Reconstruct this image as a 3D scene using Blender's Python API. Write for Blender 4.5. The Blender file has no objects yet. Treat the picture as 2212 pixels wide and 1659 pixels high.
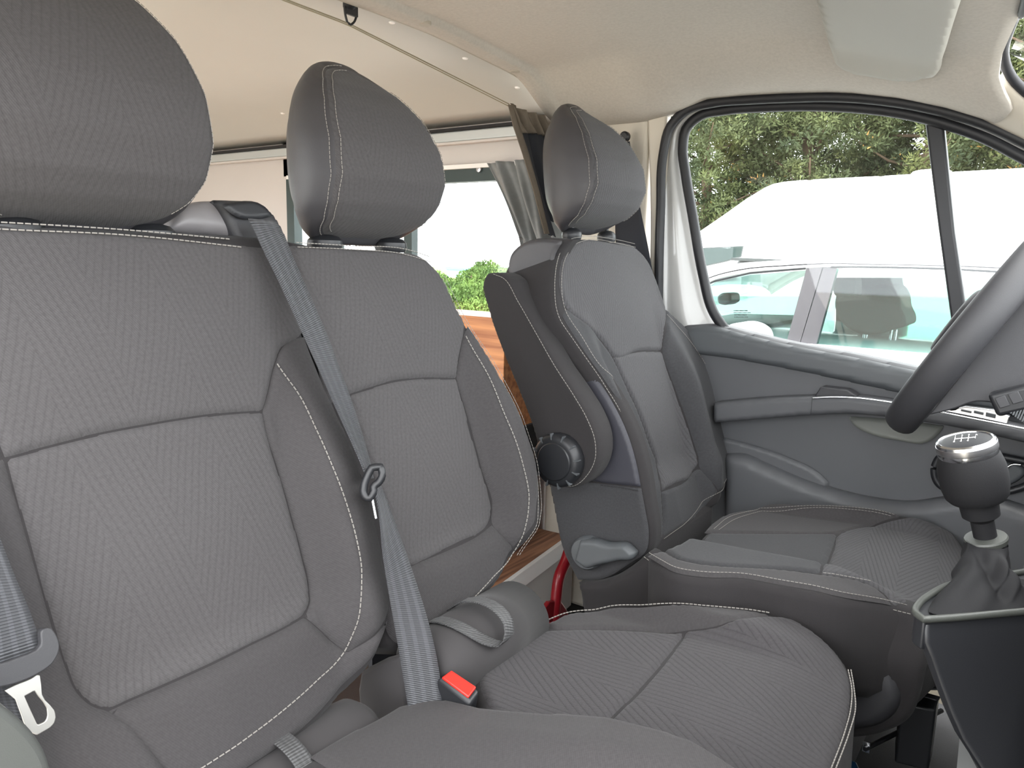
import bpy, bmesh, math, random
import numpy as np
from mathutils import Vector, Matrix

# ---------------------------------------------------------------- camera frame (from the photograph's vanishing points)
W, H, F = 2212, 1659, 1640.0
CZ = 1.6                                   # eye height over the ground; all coordinates below are relative to the eye
def _cam():
    Y = np.array([2300 - W/2, -(580 - H/2), F]); Y /= np.linalg.norm(Y)
    B = np.array([-1200 - W/2, -(496 - H/2), F]); B -= Y*B.dot(Y); B /= np.linalg.norm(B)
    Z = np.cross(-B, Y); Z *= np.sign(Z[1])
    return np.array([-B, Y, Z])
M = _cam()
scene = bpy.context.scene
C = scene.collection
cam = bpy.data.cameras.new('camera'); co = bpy.data.objects.new('camera', cam); C.objects.link(co)
cam.sensor_width = 36; cam.lens = F/W*36; cam.clip_start = 0.02; cam.clip_end = 300
co.matrix_world = Matrix([[M[0][0], M[0][1], -M[0][2], 0], [M[1][0], M[1][1], -M[1][2], 0], [M[2][0], M[2][1], -M[2][2], CZ], [0, 0, 0, 1]])
scene.camera = co

# ---------------------------------------------------------------- light: a bright overcast sky, soft high sun
world = bpy.data.worlds.new('world'); scene.world = world; world.use_nodes = True
nt = world.node_tree; nt.nodes.clear()
out = nt.nodes.new('ShaderNodeOutputWorld'); bg = nt.nodes.new('ShaderNodeBackground')
tc = nt.nodes.new('ShaderNodeTexCoord'); sp = nt.nodes.new('ShaderNodeSeparateXYZ'); rp = nt.nodes.new('ShaderNodeValToRGB')
nt.links.new(tc.outputs['Generated'], sp.inputs[0]); nt.links.new(sp.outputs['Z'], rp.inputs[0])
rp.color_ramp.elements[0].position = 0.0; rp.color_ramp.elements[0].color = (0.94, 0.97, 1.0, 1)
rp.color_ramp.elements[1].position = 0.7; rp.color_ramp.elements[1].color = (1.0, 1.0, 1.0, 1)
nt.links.new(rp.outputs[0], bg.inputs[0]); bg.inputs[1].default_value = 8.0
nt.links.new(bg.outputs[0], out.inputs[0])
sun = bpy.data.lights.new('sun', 'SUN'); sun.energy = 1.5; sun.angle = math.radians(12); sun.color = (1.0, 0.96, 0.9)
so = bpy.data.objects.new('sun', sun); C.objects.link(so); so.rotation_euler = (math.radians(10), math.radians(5), 0)
scene.view_settings.view_transform = 'Standard'; scene.view_settings.look = 'None'
scene.view_settings.exposure = 0.0; scene.view_settings.gamma = 1.0; scene.view_settings.use_curve_mapping = False
scene.cycles.use_denoising = True
scene.cycles.max_bounces = 10; scene.cycles.diffuse_bounces = 6; scene.cycles.transparent_max_bounces = 16

# ---------------------------------------------------------------- pixel -> point helpers (photograph 2212 x 1659)
def ray(px, py):
    d = np.array([px - W/2, -(py - H/2), F]); return M @ (d/np.linalg.norm(d))
def atX(px, py, x): d = ray(px, py); return d*(x/d[0])
def atY(px, py, y): d = ray(px, py); return d*(y/d[1])
def atZ(px, py, z): d = ray(px, py); return d*(z/d[2])
def nrm(v): v = np.asarray(v, float); return v/np.linalg.norm(v)

# ---------------------------------------------------------------- objects
BASE = {}
def thing(name, label, cat, loc, group=None):
    o = bpy.data.objects.new(name, None); C.objects.link(o); o.empty_display_size = 0.05
    o.location = (loc[0], loc[1], loc[2] + CZ)
    o['label'] = label; o['category'] = cat
    if group: o['group'] = group
    BASE[o.name] = np.array(o.location); return o
def setting(name, loc=(0, 0, 0)):
    o = bpy.data.objects.new(name, None); C.objects.link(o); o.location = (loc[0], loc[1], loc[2] + CZ); o['kind'] = 'structure'
    BASE[o.name] = np.array(o.location); return o
def base_of(o):
    while o is not None:
        if o.parent is None: return BASE.get(o.name, np.zeros(3))
        o = o.parent
    return np.zeros(3)
def obj(name, V, Fc, mat, parent=None, uv=None, smooth=True, auto=None, center=False, **props):
    V = np.asarray(V, float).reshape(-1, 3) + np.array([0, 0, CZ])
    loc = np.zeros(3)
    if parent is not None: V = V - base_of(parent)
    else:
        loc = np.array([V[:, 0].mean(), V[:, 1].mean(), V[:, 2].min()]); V = V - loc
    me = bpy.data.meshes.new(name); me.from_pydata(V.tolist(), [], [list(map(int, f)) for f in Fc]); me.update()
    if uv is not None:
        uv = np.asarray(uv, float); ul = me.uv_layers.new(name='uv')
        li = np.zeros(len(me.loops), dtype=np.int32); me.loops.foreach_get('vertex_index', li)
        ul.data.foreach_set('uv', uv[li].ravel())
    if smooth:
        me.polygons.foreach_set('use_smooth', [True]*len(me.polygons))
        if auto:
            me.set_sharp_from_angle(angle=math.radians(auto))
    me.materials.append(mat)
    o = bpy.data.objects.new(name, me); C.objects.link(o)
    o.location = loc
    if parent is not None: o.parent = parent
    else: BASE[o.name] = loc
    for k, v in props.items(): o[k] = v
    return o
def fixn(o):
    bm = bmesh.new(); bm.from_mesh(o.data); bmesh.ops.recalc_face_normals(bm, faces=bm.faces); bm.to_mesh(o.data); bm.free(); return o
def bevel(o, w, seg=3, ang=40):
    m = o.modifiers.new('b', 'BEVEL'); m.width = w; m.segments = seg; m.limit_method = 'ANGLE'; m.angle_limit = math.radians(ang); return o
def subsurf(o, n=1):
    m = o.modifiers.new('s', 'SUBSURF'); m.levels = n; m.render_levels = n; return o

# ---------------------------------------------------------------- 2D curves
def smooth_line(P, closed=False, n=6, sharp=50):
    P = np.asarray(P, float); N = len(P)
    if N < 3: return P
    dim = P.shape[1]
    corner = []
    for i in range(N):
        if not closed and i in (0, N-1): corner.append(True); continue
        a = P[i] - P[i-1]; b = P[(i+1) % N] - P[i]
        c = a.dot(b)/(np.linalg.norm(a)*np.linalg.norm(b) + 1e-12)
        corner.append(c < math.cos(math.radians(sharp)))
    out = []
    rng = range(N) if closed else range(N-1)
    for i in rng:
        p1 = P[i]; p2 = P[(i+1) % N]
        p0 = P[i-1] if (closed or i > 0) else p1
        p3 = P[(i+2) % N] if (closed or i+2 < N) else p2
        if corner[i]: p0 = 2*p1 - p2
        if corner[(i+1) % N]: p3 = 2*p2 - p1
        # centripetal-ish tangents
        d1 = np.linalg.norm(p2-p1) + 1e-9; d0 = np.linalg.norm(p1-p0) + 1e-9; d2 = np.linalg.norm(p3-p2) + 1e-9
        m1 = ((p1-p0)/d0*d1 + (p2-p1)/d1*d0)/(d0+d1)*d1
        m2 = ((p2-p1)/d1*d2 + (p3-p2)/d2*d1)/(d1+d2)*d1
        for k in range(n):
            t = k/n; t2 = t*t; t3 = t2*t
            out.append((2*t3-3*t2+1)*p1 + (t3-2*t2+t)*m1 + (-2*t3+3*t2)*p2 + (t3-t2)*m2)
    if not closed: out.append(P[-1])
    return np.array(out)
def resample(P, step, closed=False):
    P = np.asarray(P, float)
    Q = np.vstack([P, P[:1]]) if closed else P
    s = np.r_[0, np.cumsum(np.linalg.norm(np.diff(Q, axis=0), axis=1))]
    n = max(2, int(round(s[-1]/step)))
    t = np.linspace(0, s[-1], n+1)
    if closed: t = t[:-1]
    return np.stack([np.interp(t, s, Q[:, k]) for k in range(Q.shape[1])], 1)
def inside(px, py, poly):
    x0, y0 = poly[:, 0], poly[:, 1]; x1, y1 = np.roll(x0, -1), np.roll(y0, -1)
    r = np.zeros(px.shape, bool)
    for a, b, c, d in zip(x0, y0, x1, y1):
        m = (b > py) != (d > py)
        if b == d: continue
        r ^= m & (px < (c-a)*(py-b)/(d-b) + a)
    return r
def dist_poly(P, poly, closed=True, nearest=False):
    A = poly; B = np.roll(poly, -1, axis=0)
    if not closed: A, B = poly[:-1], poly[1:]
    best = np.full(len(P), 1e9); bp = np.zeros((len(P), 2))
    for a, b in zip(A, B):
        ab = b-a; L = ab.dot(ab) + 1e-18
        t = np.clip(((P-a) @ ab)/L, 0, 1); q = a + t[:, None]*ab
        d = np.hypot(*(P-q).T); m = d < best
        best[m] = d[m]; bp[m] = q[m]
    return (best, bp) if nearest else best
def sstep(a, b, x): t = np.clip((x-a)/(b-a), 0, 1); return t*t*(3-2*t)

# ---------------------------------------------------------------- a surface: plane frame + relief height
class Surf:
    def __init__(s, O, U, V, N, h=None):
        s.O, s.U, s.V, s.N = map(lambda a: np.asarray(a, float), (O, U, V, N)); s.h = h or (lambda u, v: np.zeros_like(u))
    def P(s, u, v, lift=0.0):
        u = np.asarray(u, float); v = np.asarray(v, float); hh = s.h(u, v) + lift
        return s.O + u[..., None]*s.U + v[..., None]*s.V + hh[..., None]*s.N
    def pix(s, px, py, lift=0.0):
        d = ray(px, py); den = d @ s.N
        t0 = ((s.O @ s.N) + 0.12)/den; t1 = ((s.O @ s.N) - 0.06)/den
        ts = np.linspace(t0, t1, 260); Q = ts[:, None]*d - s.O
        g = Q @ s.N - s.h(Q @ s.U, Q @ s.V) - lift
        k = np.nonzero(g <= 0)[0]; k = k[0] if len(k) else len(ts)-1
        if k > 0:
            a, b = g[k-1], g[k]; t = ts[k-1] + (ts[k]-ts[k-1])*(a/(a-b+1e-12))
        else: t = ts[0]
        q = t*d - s.O; return np.array([q @ s.U, q @ s.V])
    def pixs(s, pts, lift=0.0): return np.array([s.pix(*p, lift) for p in pts])

def grid_patch(poly, res):
    """square grid clipped to a 2D polygon, border vertices snapped onto it; returns uv, quads, dist"""
    lo = poly.min(0) - res; hi = poly.max(0) + res
    nx = int((hi[0]-lo[0])/res) + 2; ny = int((hi[1]-lo[1])/res) + 2
    gx = lo[0] + np.arange(nx)*res; gy = lo[1] + np.arange(ny)*res
    cx, cy = np.meshgrid(gx[:-1] + res/2, gy[:-1] + res/2, indexing='ij')
    ins = inside(cx.ravel(), cy.ravel(), poly).reshape(cx.shape)
    idx = -np.ones((nx, ny), int); ii, jj = np.nonzero(ins)
    use = np.zeros((nx, ny), int)
    for a, b in ((0, 0), (1, 0), (1, 1), (0, 1)): np.add.at(use, (ii+a, jj+b), 1)
    vi, vj = np.nonzero(use); idx[vi, vj] = np.arange(len(vi))
    P = np.stack([gx[vi], gy[vj]], 1)
    border = use[vi, vj] < 4
    q, near = dist_poly(P[border], poly, True, True)
    P[border] = near
    quads = np.stack([idx[ii, jj], idx[ii+1, jj], idx[ii+1, jj+1], idx[ii, jj+1]], 1)
    d = dist_poly(P, poly); d[border] = 0
    return P, quads, d
def roll(d, r, depth=None):
    depth = r if depth is None else depth
    t = 1 - np.clip(d/r, 0, 1); return depth*(1 - np.sqrt(np.clip(1 - t*t, 0, 1)))
def panel(name, S, uvpoly, mat, parent, res=0.005, ew=0.008, ed=0.005, lift=0.002, smooth_poly=True, n=5, extra=None, uvf=None, sharp=50, **props):
    """one upholstery panel lying on S, its edges tucked into the seams"""
    poly = smooth_line(uvpoly, True, n, sharp) if smooth_poly else np.asarray(uvpoly, float)
    P, Q, d = grid_patch(poly, res)
    lf = lift - roll(d, ew, ed)
    if extra is not None: lf = lf + extra(P[:, 0], P[:, 1], d)
    V = S.P(P[:, 0], P[:, 1], lf)
    o = obj(name, V, Q, mat, parent, uv=P if uvf is None else uvf(P), **props)
    return orient(o, S.N)
def orient(o, N):
    me = o.data; s = Vector((0, 0, 0))
    for p in me.polygons: s += p.normal*p.area
    if s.dot(Vector(list(N))) < 0: me.flip_normals()
    return o
def boundary_loop(Q):
    E = {}
    for f in Q:
        n = len(f)
        for k in range(n):
            a, b = int(f[k]), int(f[(k+1) % n])
            if (b, a) in E: del E[(b, a)]
            else: E[(a, b)] = 1
    nxt = {a: b for a, b in E}
    loops = []
    while nxt:
        s = next(iter(nxt)); L = [s]; c = nxt.pop(s)
        while c != s and c in nxt: L.append(c); c = nxt.pop(c)
        loops.append(L)
    return max(loops, key=len)
def slab(name, S, uvpoly, mat, parent, depth, R=0.03, edge=None, res=0.006, back_r=0.015, smooth_poly=True, lift=0.0, n=5, backs=None, sharp=50, **props):
    """rounded cushion: relief front, rolled edge, side wall and back"""
    poly = smooth_line(uvpoly, True, n, sharp) if smooth_poly else np.asarray(uvpoly, float)
    P, Q, d = grid_patch(poly, res)
    lf = lift - roll(d, R, edge)
    V = S.P(P[:, 0], P[:, 1], lf)
    L = boundary_loop(Q)
    cen = P[L].mean(0)
    Vs = [V]; UV = [P]; Fs = [list(f) for f in Q]; nb = len(V); prev = L
    bl = V[L]
    D = depth(P[L, 0], P[L, 1]) if callable(depth) else np.full(len(L), float(depth))
    steps = ((0.35, 0.0), (0.8, 0.0), (0.95, 0.35), (1.0, 1.0))
    for fr, ins in steps:
        c2 = P[L] + (cen - P[L])/np.linalg.norm(cen - P[L], axis=1)[:, None]*ins*back_r
        off = (c2 - P[L])
        R_ = bl + off[:, :1]*S.U + off[:, 1:]*S.V - S.N*(D*fr)[:, None]
        Vs.append(R_); UV.append(c2 - 0.0)
        cur = list(range(nb, nb+len(L))); nb += len(L)
        for k in range(len(L)):
            k2 = (k+1) % len(L); Fs.append([prev[k2], prev[k], cur[k], cur[k2]])
        prev = cur
    Fs.append(list(prev)[::-1])
    o = obj(name, np.vstack(Vs), Fs, mat, parent, uv=np.vstack(UV), **props)
    return fixn(o)
# ---------------------------------------------------------------- 3D shapes
def frames(P, up=(0, 0, 1)):
    P = np.asarray(P, float); T = np.gradient(P, axis=0); T /= np.linalg.norm(T, axis=1)[:, None] + 1e-12
    up = np.asarray(up, float); A = []
    a = up - T[0]*up.dot(T[0])
    if np.linalg.norm(a) < 1e-3: a = np.array([1., 0, 0]) - T[0]*T[0][0]
    for t in T:
        a = a - t*a.dot(t); a = a/np.linalg.norm(a); A.append(a)
    A = np.array(A); return T, A, np.cross(T, A)
def tube_mesh(P, r, seg=10, closed=False, flat=1.0, up=(0, 0, 1)):
    P = np.asarray(P, float); n = len(P); T, A, B = frames(P, up)
    if closed:
        T = np.roll(P, -1, 0) - np.roll(P, 1, 0); T /= np.linalg.norm(T, axis=1)[:, None]
        up = np.asarray(up, float); A = up - T*(T @ up)[:, None]; A /= np.linalg.norm(A, axis=1)[:, None]; B = np.cross(T, A)
    r = np.broadcast_to(np.asarray(r, float), (n,))
    th = np.arange(seg)*2*math.pi/seg
    V = P[:, None] + r[:, None, None]*(np.cos(th)[None, :, None]*A[:, None]*flat + np.sin(th)[None, :, None]*B[:, None])
    V = V.reshape(-1, 3); Fs = []
    for i in range(n if closed else n-1):
        j = (i+1) % n
        for k in range(seg):
            k2 = (k+1) % seg; Fs.append([i*seg+k, i*seg+k2, j*seg+k2, j*seg+k])
    if not closed:
        Fs.append(list(range(seg))[::-1]); Fs.append([(n-1)*seg+k for k in range(seg)])
    return V, Fs
def tube(name, P, r, mat, parent=None, seg=10, closed=False, flat=1.0, up=(0, 0, 1), **props):
    V, Fs = tube_mesh(P, r, seg, closed, flat, up); return fixn(obj(name, V, Fs, mat, parent, auto=50, **props))
def join(parts):
    V, Fs, n = [], [], 0
    for v, f in parts:
        v = np.asarray(v, float); V.append(v); Fs += [[i+n for i in q] for q in f]; n += len(v)
    return np.vstack(V), Fs
def box_mesh(c, ax, ay, az):
    c = np.asarray(c, float); ax, ay, az = map(lambda a: np.asarray(a, float), (ax, ay, az))
    V = [c + sx*ax + sy*ay + sz*az for sz in (-1, 1) for sx, sy in ((-1, -1), (1, -1), (1, 1), (-1, 1))]
    return V, [[3, 2, 1, 0], [4, 5, 6, 7], [0, 1, 5, 4], [1, 2, 6, 5], [2, 3, 7, 6], [3, 0, 4, 7]]
def box(name, lo, hi, mat, parent=None, bev=0.0, **props):
    lo = np.array(lo, float); hi = np.array(hi, float); c = (lo+hi)/2; h = (hi-lo)/2
    V, Fs = box_mesh(c, [h[0], 0, 0], [0, h[1], 0], [0, 0, h[2]])
    o = fixn(obj(name, V, Fs, mat, parent, smooth=bev > 0, auto=40, **props))
    if bev: bevel(o, bev)
    return o
def prism(name, P, ext, mat, parent=None, bev=0.0, smooth_edges=False, **props):
    """polygon P (3D, planar) pushed along ext"""
    P = np.asarray(P, float); n = len(P); Q = P + np.asarray(ext, float)
    V = np.vstack([P, Q]); Fs = [list(range(n))[::-1], [n+i for i in range(n)]] + [[i, (i+1) % n, n+(i+1) % n, n+i] for i in range(n)]
    o = fixn(obj(name, V, Fs, mat, parent, auto=35, **props))
    if bev: bevel(o, bev, 3, 35)
    return o
def ring_prism(name, P, Q, ext, mat, parent=None, bev=0.0, **props):
    """closed band between contours P (outer) and Q (inner), pushed along ext"""
    n = len(P); e = np.asarray(ext, float); V = np.vstack([P, Q, P+e, Q+e]); Fs = []
    for i in range(n):
        j = (i+1) % n
        Fs += [[i, j, n+j, n+i], [2*n+j, 2*n+i, 3*n+i, 3*n+j], [i, 2*n+i, 2*n+j, j], [n+j, 3*n+j, 3*n+i, n+i]]
    o = fixn(obj(name, V, Fs, mat, parent, auto=35, **props))
    if bev: bevel(o, bev, 2, 35)
    return o
def strip(name, rows, mat, parent=None, closed=False, thick=0.0, **props):
    """loft through rows of points"""
    rows = [np.asarray(r, float) for r in rows]; n = len(rows[0]); Fs = []
    V = np.vstack(rows)
    for i in range(len(rows)-1):
        for k in range(n if closed else n-1):
            k2 = (k+1) % n; Fs.append([i*n+k, i*n+k2, (i+1)*n+k2, (i+1)*n+k])
    o = obj(name, V, Fs, mat, parent, **props)
    if thick:
        m = o.modifiers.new('t', 'SOLIDIFY'); m.thickness = thick; m.offset = 0
    return o
def lathe_mesh(c, axis, prof, seg=32, refl=None):
    axis = nrm(axis); a = nrm(np.cross(axis, refl if refl is not None else ([1, 0, 0] if abs(axis[0]) < .8 else [0, 0, 1]))); b = np.cross(axis, a)
    th = np.arange(seg)*2*math.pi/seg; V = []; Fs = []
    for r, z in prof: V += [np.asarray(c) + axis*z + r*(math.cos(t)*a + math.sin(t)*b) for t in th]
    for i in range(len(prof)-1):
        for k in range(seg): Fs.append([i*seg+k, i*seg+(k+1) % seg, (i+1)*seg+(k+1) % seg, (i+1)*seg+k])
    Fs.append(list(range(seg))[::-1]); Fs.append([(len(prof)-1)*seg+k for k in range(seg)])
    return V, Fs
def lathe(name, c, axis, prof, mat, parent=None, seg=32, auto=35, **props):
    V, Fs = lathe_mesh(c, axis, prof, seg); return fixn(obj(name, V, Fs, mat, parent, auto=auto, **props))
def stitch(name, P, N, mat, parent, pitch=0.0075, duty=0.76, w=0.0007, **props):
    """dashed thread along the 3D line P lying on a surface with normals N"""
    P = np.asarray(P, float); s = np.r_[0, np.cumsum(np.linalg.norm(np.diff(P, axis=0), axis=1))]
    n = int(s[-1]/pitch); parts = []
    N = np.asarray(N, float)
    for k in range(n):
        a = np.array([np.interp(k*pitch, s, P[:, i]) for i in range(3)]); b = np.array([np.interp((k+duty)*pitch, s, P[:, i]) for i in range(3)])
        d = (b-a)/2
        if np.linalg.norm(d) < 1e-6: continue
        t = nrm(d); nn = nrm(N - t*N.dot(t)); x = np.cross(t, nn)
        parts.append(box_mesh((a+b)/2, d, x*w, nn*w*0.9))
    V, Fs = join(parts); return obj(name, V, Fs, mat, parent, smooth=False, kind='stuff', **props)
def surf_stitch(name, S, uvline, mat, parent, lift=0.0025, pitch=0.0075, w=0.0007, sm=True, **props):
    L = smooth_line(uvline, False, 6) if sm else uvline
    L = resample(L, 0.004); return stitch(name, S.P(L[:, 0], L[:, 1], lift), S.N, mat, parent, pitch, w=w, **props)
# ---------------------------------------------------------------- materials
MT = {}
def srgb(r, g, b):
    f = lambda c: (c/255/12.92) if c/255 <= 0.04045 else ((c/255+0.055)/1.055)**2.4
    return (f(r), f(g), f(b), 1)
def mat(name, col, rough=0.6, metal=0.0, spec=0.5, noise=0.0, nscale=20.0, bump=0.0, bscale=300.0, sheen=0.0, coat=0.0, emit=None, kind=None, alpha=None):
    m = bpy.data.materials.new(name); m.use_nodes = True; t = m.node_tree; b = t.nodes['Principled BSDF']
    b.inputs['Base Color'].default_value = col; b.inputs['Roughness'].default_value = rough; b.inputs['Metallic'].default_value = metal
    b.inputs['Specular IOR Level'].default_value = spec
    if sheen: b.inputs['Sheen Weight'].default_value = sheen; b.inputs['Sheen Roughness'].default_value = 0.5
    if coat: b.inputs['Coat Weight'].default_value = coat
    tcn = t.nodes.new('ShaderNodeTexCoord')
    if noise:
        n = t.nodes.new('ShaderNodeTexNoise'); n.inputs['Scale'].default_value = nscale; n.inputs['Detail'].default_value = 4
        t.links.new(tcn.outputs['Object'], n.inputs['Vector'])
        mx = t.nodes.new('ShaderNodeMix'); mx.data_type = 'RGBA'; mx.blend_type = 'MULTIPLY'; mx.inputs[0].default_value = 1.0
        mx.inputs[6].default_value = col
        r = t.nodes.new('ShaderNodeMapRange'); r.inputs[1].default_value = 0.3; r.inputs[2].default_value = 0.7; r.inputs[3].default_value = 1-noise; r.inputs[4].default_value = 1+noise*0.6
        t.links.new(n.outputs[0], r.inputs[0]); t.links.new(r.outputs[0], mx.inputs[7]); t.links.new(mx.outputs[2], b.inputs['Base Color'])
    if bump:
        n2 = t.nodes.new('ShaderNodeTexNoise'); n2.inputs['Scale'].default_value = bscale; n2.inputs['Detail'].default_value = 3
        t.links.new(tcn.outputs['Object'], n2.inputs['Vector'])
        bp = t.nodes.new('ShaderNodeBump'); bp.inputs['Strength'].default_value = bump; bp.inputs['Distance'].default_value = 0.001
        t.links.new(n2.outputs[0], bp.inputs['Height']); t.links.new(bp.outputs[0], b.inputs['Normal'])
    MT[name] = m; return m
def mth(t, op, a, b=None, c=None):
    n = t.nodes.new('ShaderNodeMath'); n.operation = op
    for k, x in enumerate((a, b, c)):
        if x is None: continue
        if isinstance(x, (int, float)): n.inputs[k].default_value = x
        else: t.links.new(x, n.inputs[k])
    return n.outputs[0]
def fabric(name, col, kind='twill', ribs=0.0, rs=0.009, angle=0.0, sheen=0.08, period=0.16, ribc=0.20):
    """seat cloth: uv in metres. twill = fine diagonal lines, ribs = quilted lines that turn in slanting fans"""
    m = mat(name, col, 0.85, spec=0.2, sheen=sheen); t = m.node_tree; b = t.nodes['Principled BSDF']
    uvn = t.nodes.new('ShaderNodeUVMap'); s = t.nodes.new('ShaderNodeSeparateXYZ'); t.links.new(uvn.outputs[0], s.inputs[0])
    u, v = s.outputs[0], s.outputs[1]
    if angle:
        ca, sa = math.cos(angle), math.sin(angle)
        u, v = mth(t, 'ADD', mth(t, 'MULTIPLY', u, ca), mth(t, 'MULTIPLY', v, sa)), mth(t, 'SUBTRACT', mth(t, 'MULTIPLY', v, ca), mth(t, 'MULTIPLY', u, sa))
    # fine weave
    k = 2*math.pi/0.0022
    w1 = mth(t, 'SINE', mth(t, 'MULTIPLY', mth(t, 'ADD', mth(t, 'MULTIPLY', u, 0.8), mth(t, 'MULTIPLY', v, 0.6)), k))
    w2 = mth(t, 'SINE', mth(t, 'MULTIPLY', mth(t, 'ADD', mth(t, 'MULTIPLY', u, 0.45), mth(t, 'MULTIPLY', v, -0.9)), k*0.8))
    hgt = mth(t, 'MULTIPLY', mth(t, 'ADD', w1, mth(t, 'MULTIPLY', w2, 0.3)), 0.07)
    if kind == 'ribs':
        # column index decides which way the quilted lines lean
        wob = mth(t, 'ADD', mth(t, 'DIVIDE', u, period), mth(t, 'MULTIPLY', v, 0.9))
        tri = mth(t, 'PINGPONG', wob, 0.5)
        up = mth(t, 'GREATER_THAN', tri, 0.25)
        lean = mth(t, 'MULTIPLY', mth(t, 'SUBTRACT', mth(t, 'MULTIPLY', up, 2.0), 1.0), 0.30)
        c = mth(t, 'ADD', u, mth(t, 'MULTIPLY', v, lean))
        ph = mth(t, 'ABSOLUTE', mth(t, 'SINE', mth(t, 'MULTIPLY', c, math.pi/rs)))
        rib = mth(t, 'POWER', ph, 0.35)
        hgt = mth(t, 'ADD', hgt, mth(t, 'MULTIPLY', rib, ribs))
    bp = t.nodes.new('ShaderNodeBump'); bp.inputs['Strength'].default_value = 1.0; bp.inputs['Distance'].default_value = 0.0009
    t.links.new(hgt, bp.inputs['Height']); t.links.new(bp.outputs[0], b.inputs['Normal'])
    nz = t.nodes.new('ShaderNodeTexNoise'); nz.inputs['Scale'].default_value = 260; nz.inputs['Detail'].default_value = 2
    t.links.new(uvn.outputs[0], nz.inputs['Vector'])
    cr = t.nodes.new('ShaderNodeMapRange'); cr.inputs[1].default_value = .3; cr.inputs[2].default_value = .7; cr.inputs[3].default_value = .9; cr.inputs[4].default_value = 1.1
    t.links.new(nz.outputs[0], cr.inputs[0])
    f = cr.outputs[0]
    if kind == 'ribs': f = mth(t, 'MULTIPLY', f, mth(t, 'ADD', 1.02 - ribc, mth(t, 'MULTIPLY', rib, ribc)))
    f = mth(t, 'MULTIPLY', f, mth(t, 'ADD', 0.97, mth(t, 'MULTIPLY', w1, 0.05)))
    vm = t.nodes.new('ShaderNodeVectorMath'); vm.operation = 'SCALE'; vm.inputs[0].default_value = col[:3]
    t.links.new(f, vm.inputs['Scale']); t.links.new(vm.outputs[0], b.inputs['Base Color'])
    return m
fabric('cloth_twill', srgb(62, 60, 61)); fabric('cloth_ribs', srgb(73, 71, 72), 'ribs', 0.32, 0.009)
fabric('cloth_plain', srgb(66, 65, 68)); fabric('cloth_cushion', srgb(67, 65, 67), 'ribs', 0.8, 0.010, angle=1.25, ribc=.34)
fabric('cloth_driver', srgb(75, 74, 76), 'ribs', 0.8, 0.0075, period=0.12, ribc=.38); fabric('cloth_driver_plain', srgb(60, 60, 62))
mat('cloth_base', srgb(47, 45, 46), 0.9, spec=0.2, sheen=0.06, bump=0.5, bscale=1500)
mat('leather_black', srgb(24, 24, 26), 0.72, spec=0.22, bump=0.2, bscale=900)
mat('leather', srgb(62, 61, 64), 0.46, bump=0.25, bscale=900, spec=0.45)
mat('leather_soft', srgb(55, 55, 62), 0.5, bump=0.15, bscale=700, spec=0.4)
mat('thread', srgb(138, 134, 129), 0.8)
mat('seam_dark', srgb(40, 39, 41), 0.9)
mat('plastic_black', srgb(32, 33, 36), 0.42, bump=0.12, bscale=900)
mat('plastic_dark', srgb(52, 52, 55), 0.55, bump=0.25, bscale=1400)
mat('bezel', srgb(62, 64, 61), 0.45, bump=0.2, bscale=900)
mat('side_cover', srgb(74, 76, 74), 0.5, bump=0.2, bscale=900)
mat('plastic_door', srgb(80, 81, 84), 0.5, bump=0.2, bscale=1400)
mat('plastic_mid', srgb(77, 80, 83), 0.5, bump=0.2, bscale=1200)
mat('plastic_lit', srgb(105, 107, 102), 0.55, bump=0.2, bscale=900)
mat('plastic_grey_cover', srgb(119, 116, 118), 0.42, noise=0.05, nscale=30)
mat('rubber', srgb(30, 31, 35), 0.5)
mat('chrome', srgb(215, 217, 220), 0.16, metal=1.0)
mat('satin_metal', srgb(200, 200, 202), 0.3, metal=1.0)
mat('tongue_metal', srgb(215, 213, 208), 0.3, metal=0.85)
mat('red_button', srgb(238, 38, 28), 0.35)
mat('red_paint', srgb(150, 22, 34), 0.4, coat=0.3)
mat('ceiling_board', srgb(196, 195, 189), 0.55, noise=0.015, nscale=4)
mat('wall_board', srgb(202, 196, 192), 0.55, noise=0.02, nscale=5)
mat('headliner', srgb(186, 181, 173), 0.95, noise=0.07, nscale=160, bump=0.3, bscale=500)
mat('pillar_trim', srgb(200, 193, 180), 0.6, bump=0.1, bscale=500)
mat('plug', srgb(168, 162, 150), 0.6)
mat('screw_cap', srgb(240, 238, 235), 0.4)
mat('visor', srgb(176, 175, 168), 0.75, bump=0.15, bscale=900)
mat('body_paint', srgb(184, 184, 182), 0.3, coat=0.5)
mat('rail_metal', srgb(196, 200, 200), 0.4, metal=0.3)
mat('curtain_grey', srgb(132, 134, 134), 0.95, noise=0.08, nscale=60, bump=0.3, bscale=900)
mat('curtain_tape', srgb(106, 97, 86), 0.95, noise=0.08, nscale=90)
mat('curtain_dark', srgb(37, 39, 45), 0.9)
mat('cord', srgb(150, 142, 120), 0.8)
mat('window_gasket', srgb(52, 66, 66), 0.5)
mat('paper_white', srgb(205, 206, 206), 0.6)
mat('blue_plastic', srgb(40, 90, 130), 0.4)
mat('bounce_floor', srgb(206, 190, 168), 0.5)
mat('floor_rubber', srgb(22, 22, 24), 0.7, noise=0.15, nscale=30, bump=0.5, bscale=400)
mat('white_paint', srgb(245, 246, 247), 0.25, coat=0.6)
mat('car_pillar', srgb(92, 90, 95), 0.35, coat=0.3)
mat('car_interior', srgb(84, 88, 88), 0.7)
mat('tyre', srgb(30, 30, 30), 0.8)
mat('asphalt', srgb(168, 162, 150), 0.95, noise=0.15, nscale=6)
mat('bark', srgb(98, 82, 66), 0.9, noise=0.3, nscale=8)
mat('strap_light', srgb(112, 110, 110), 0.7)
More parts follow.
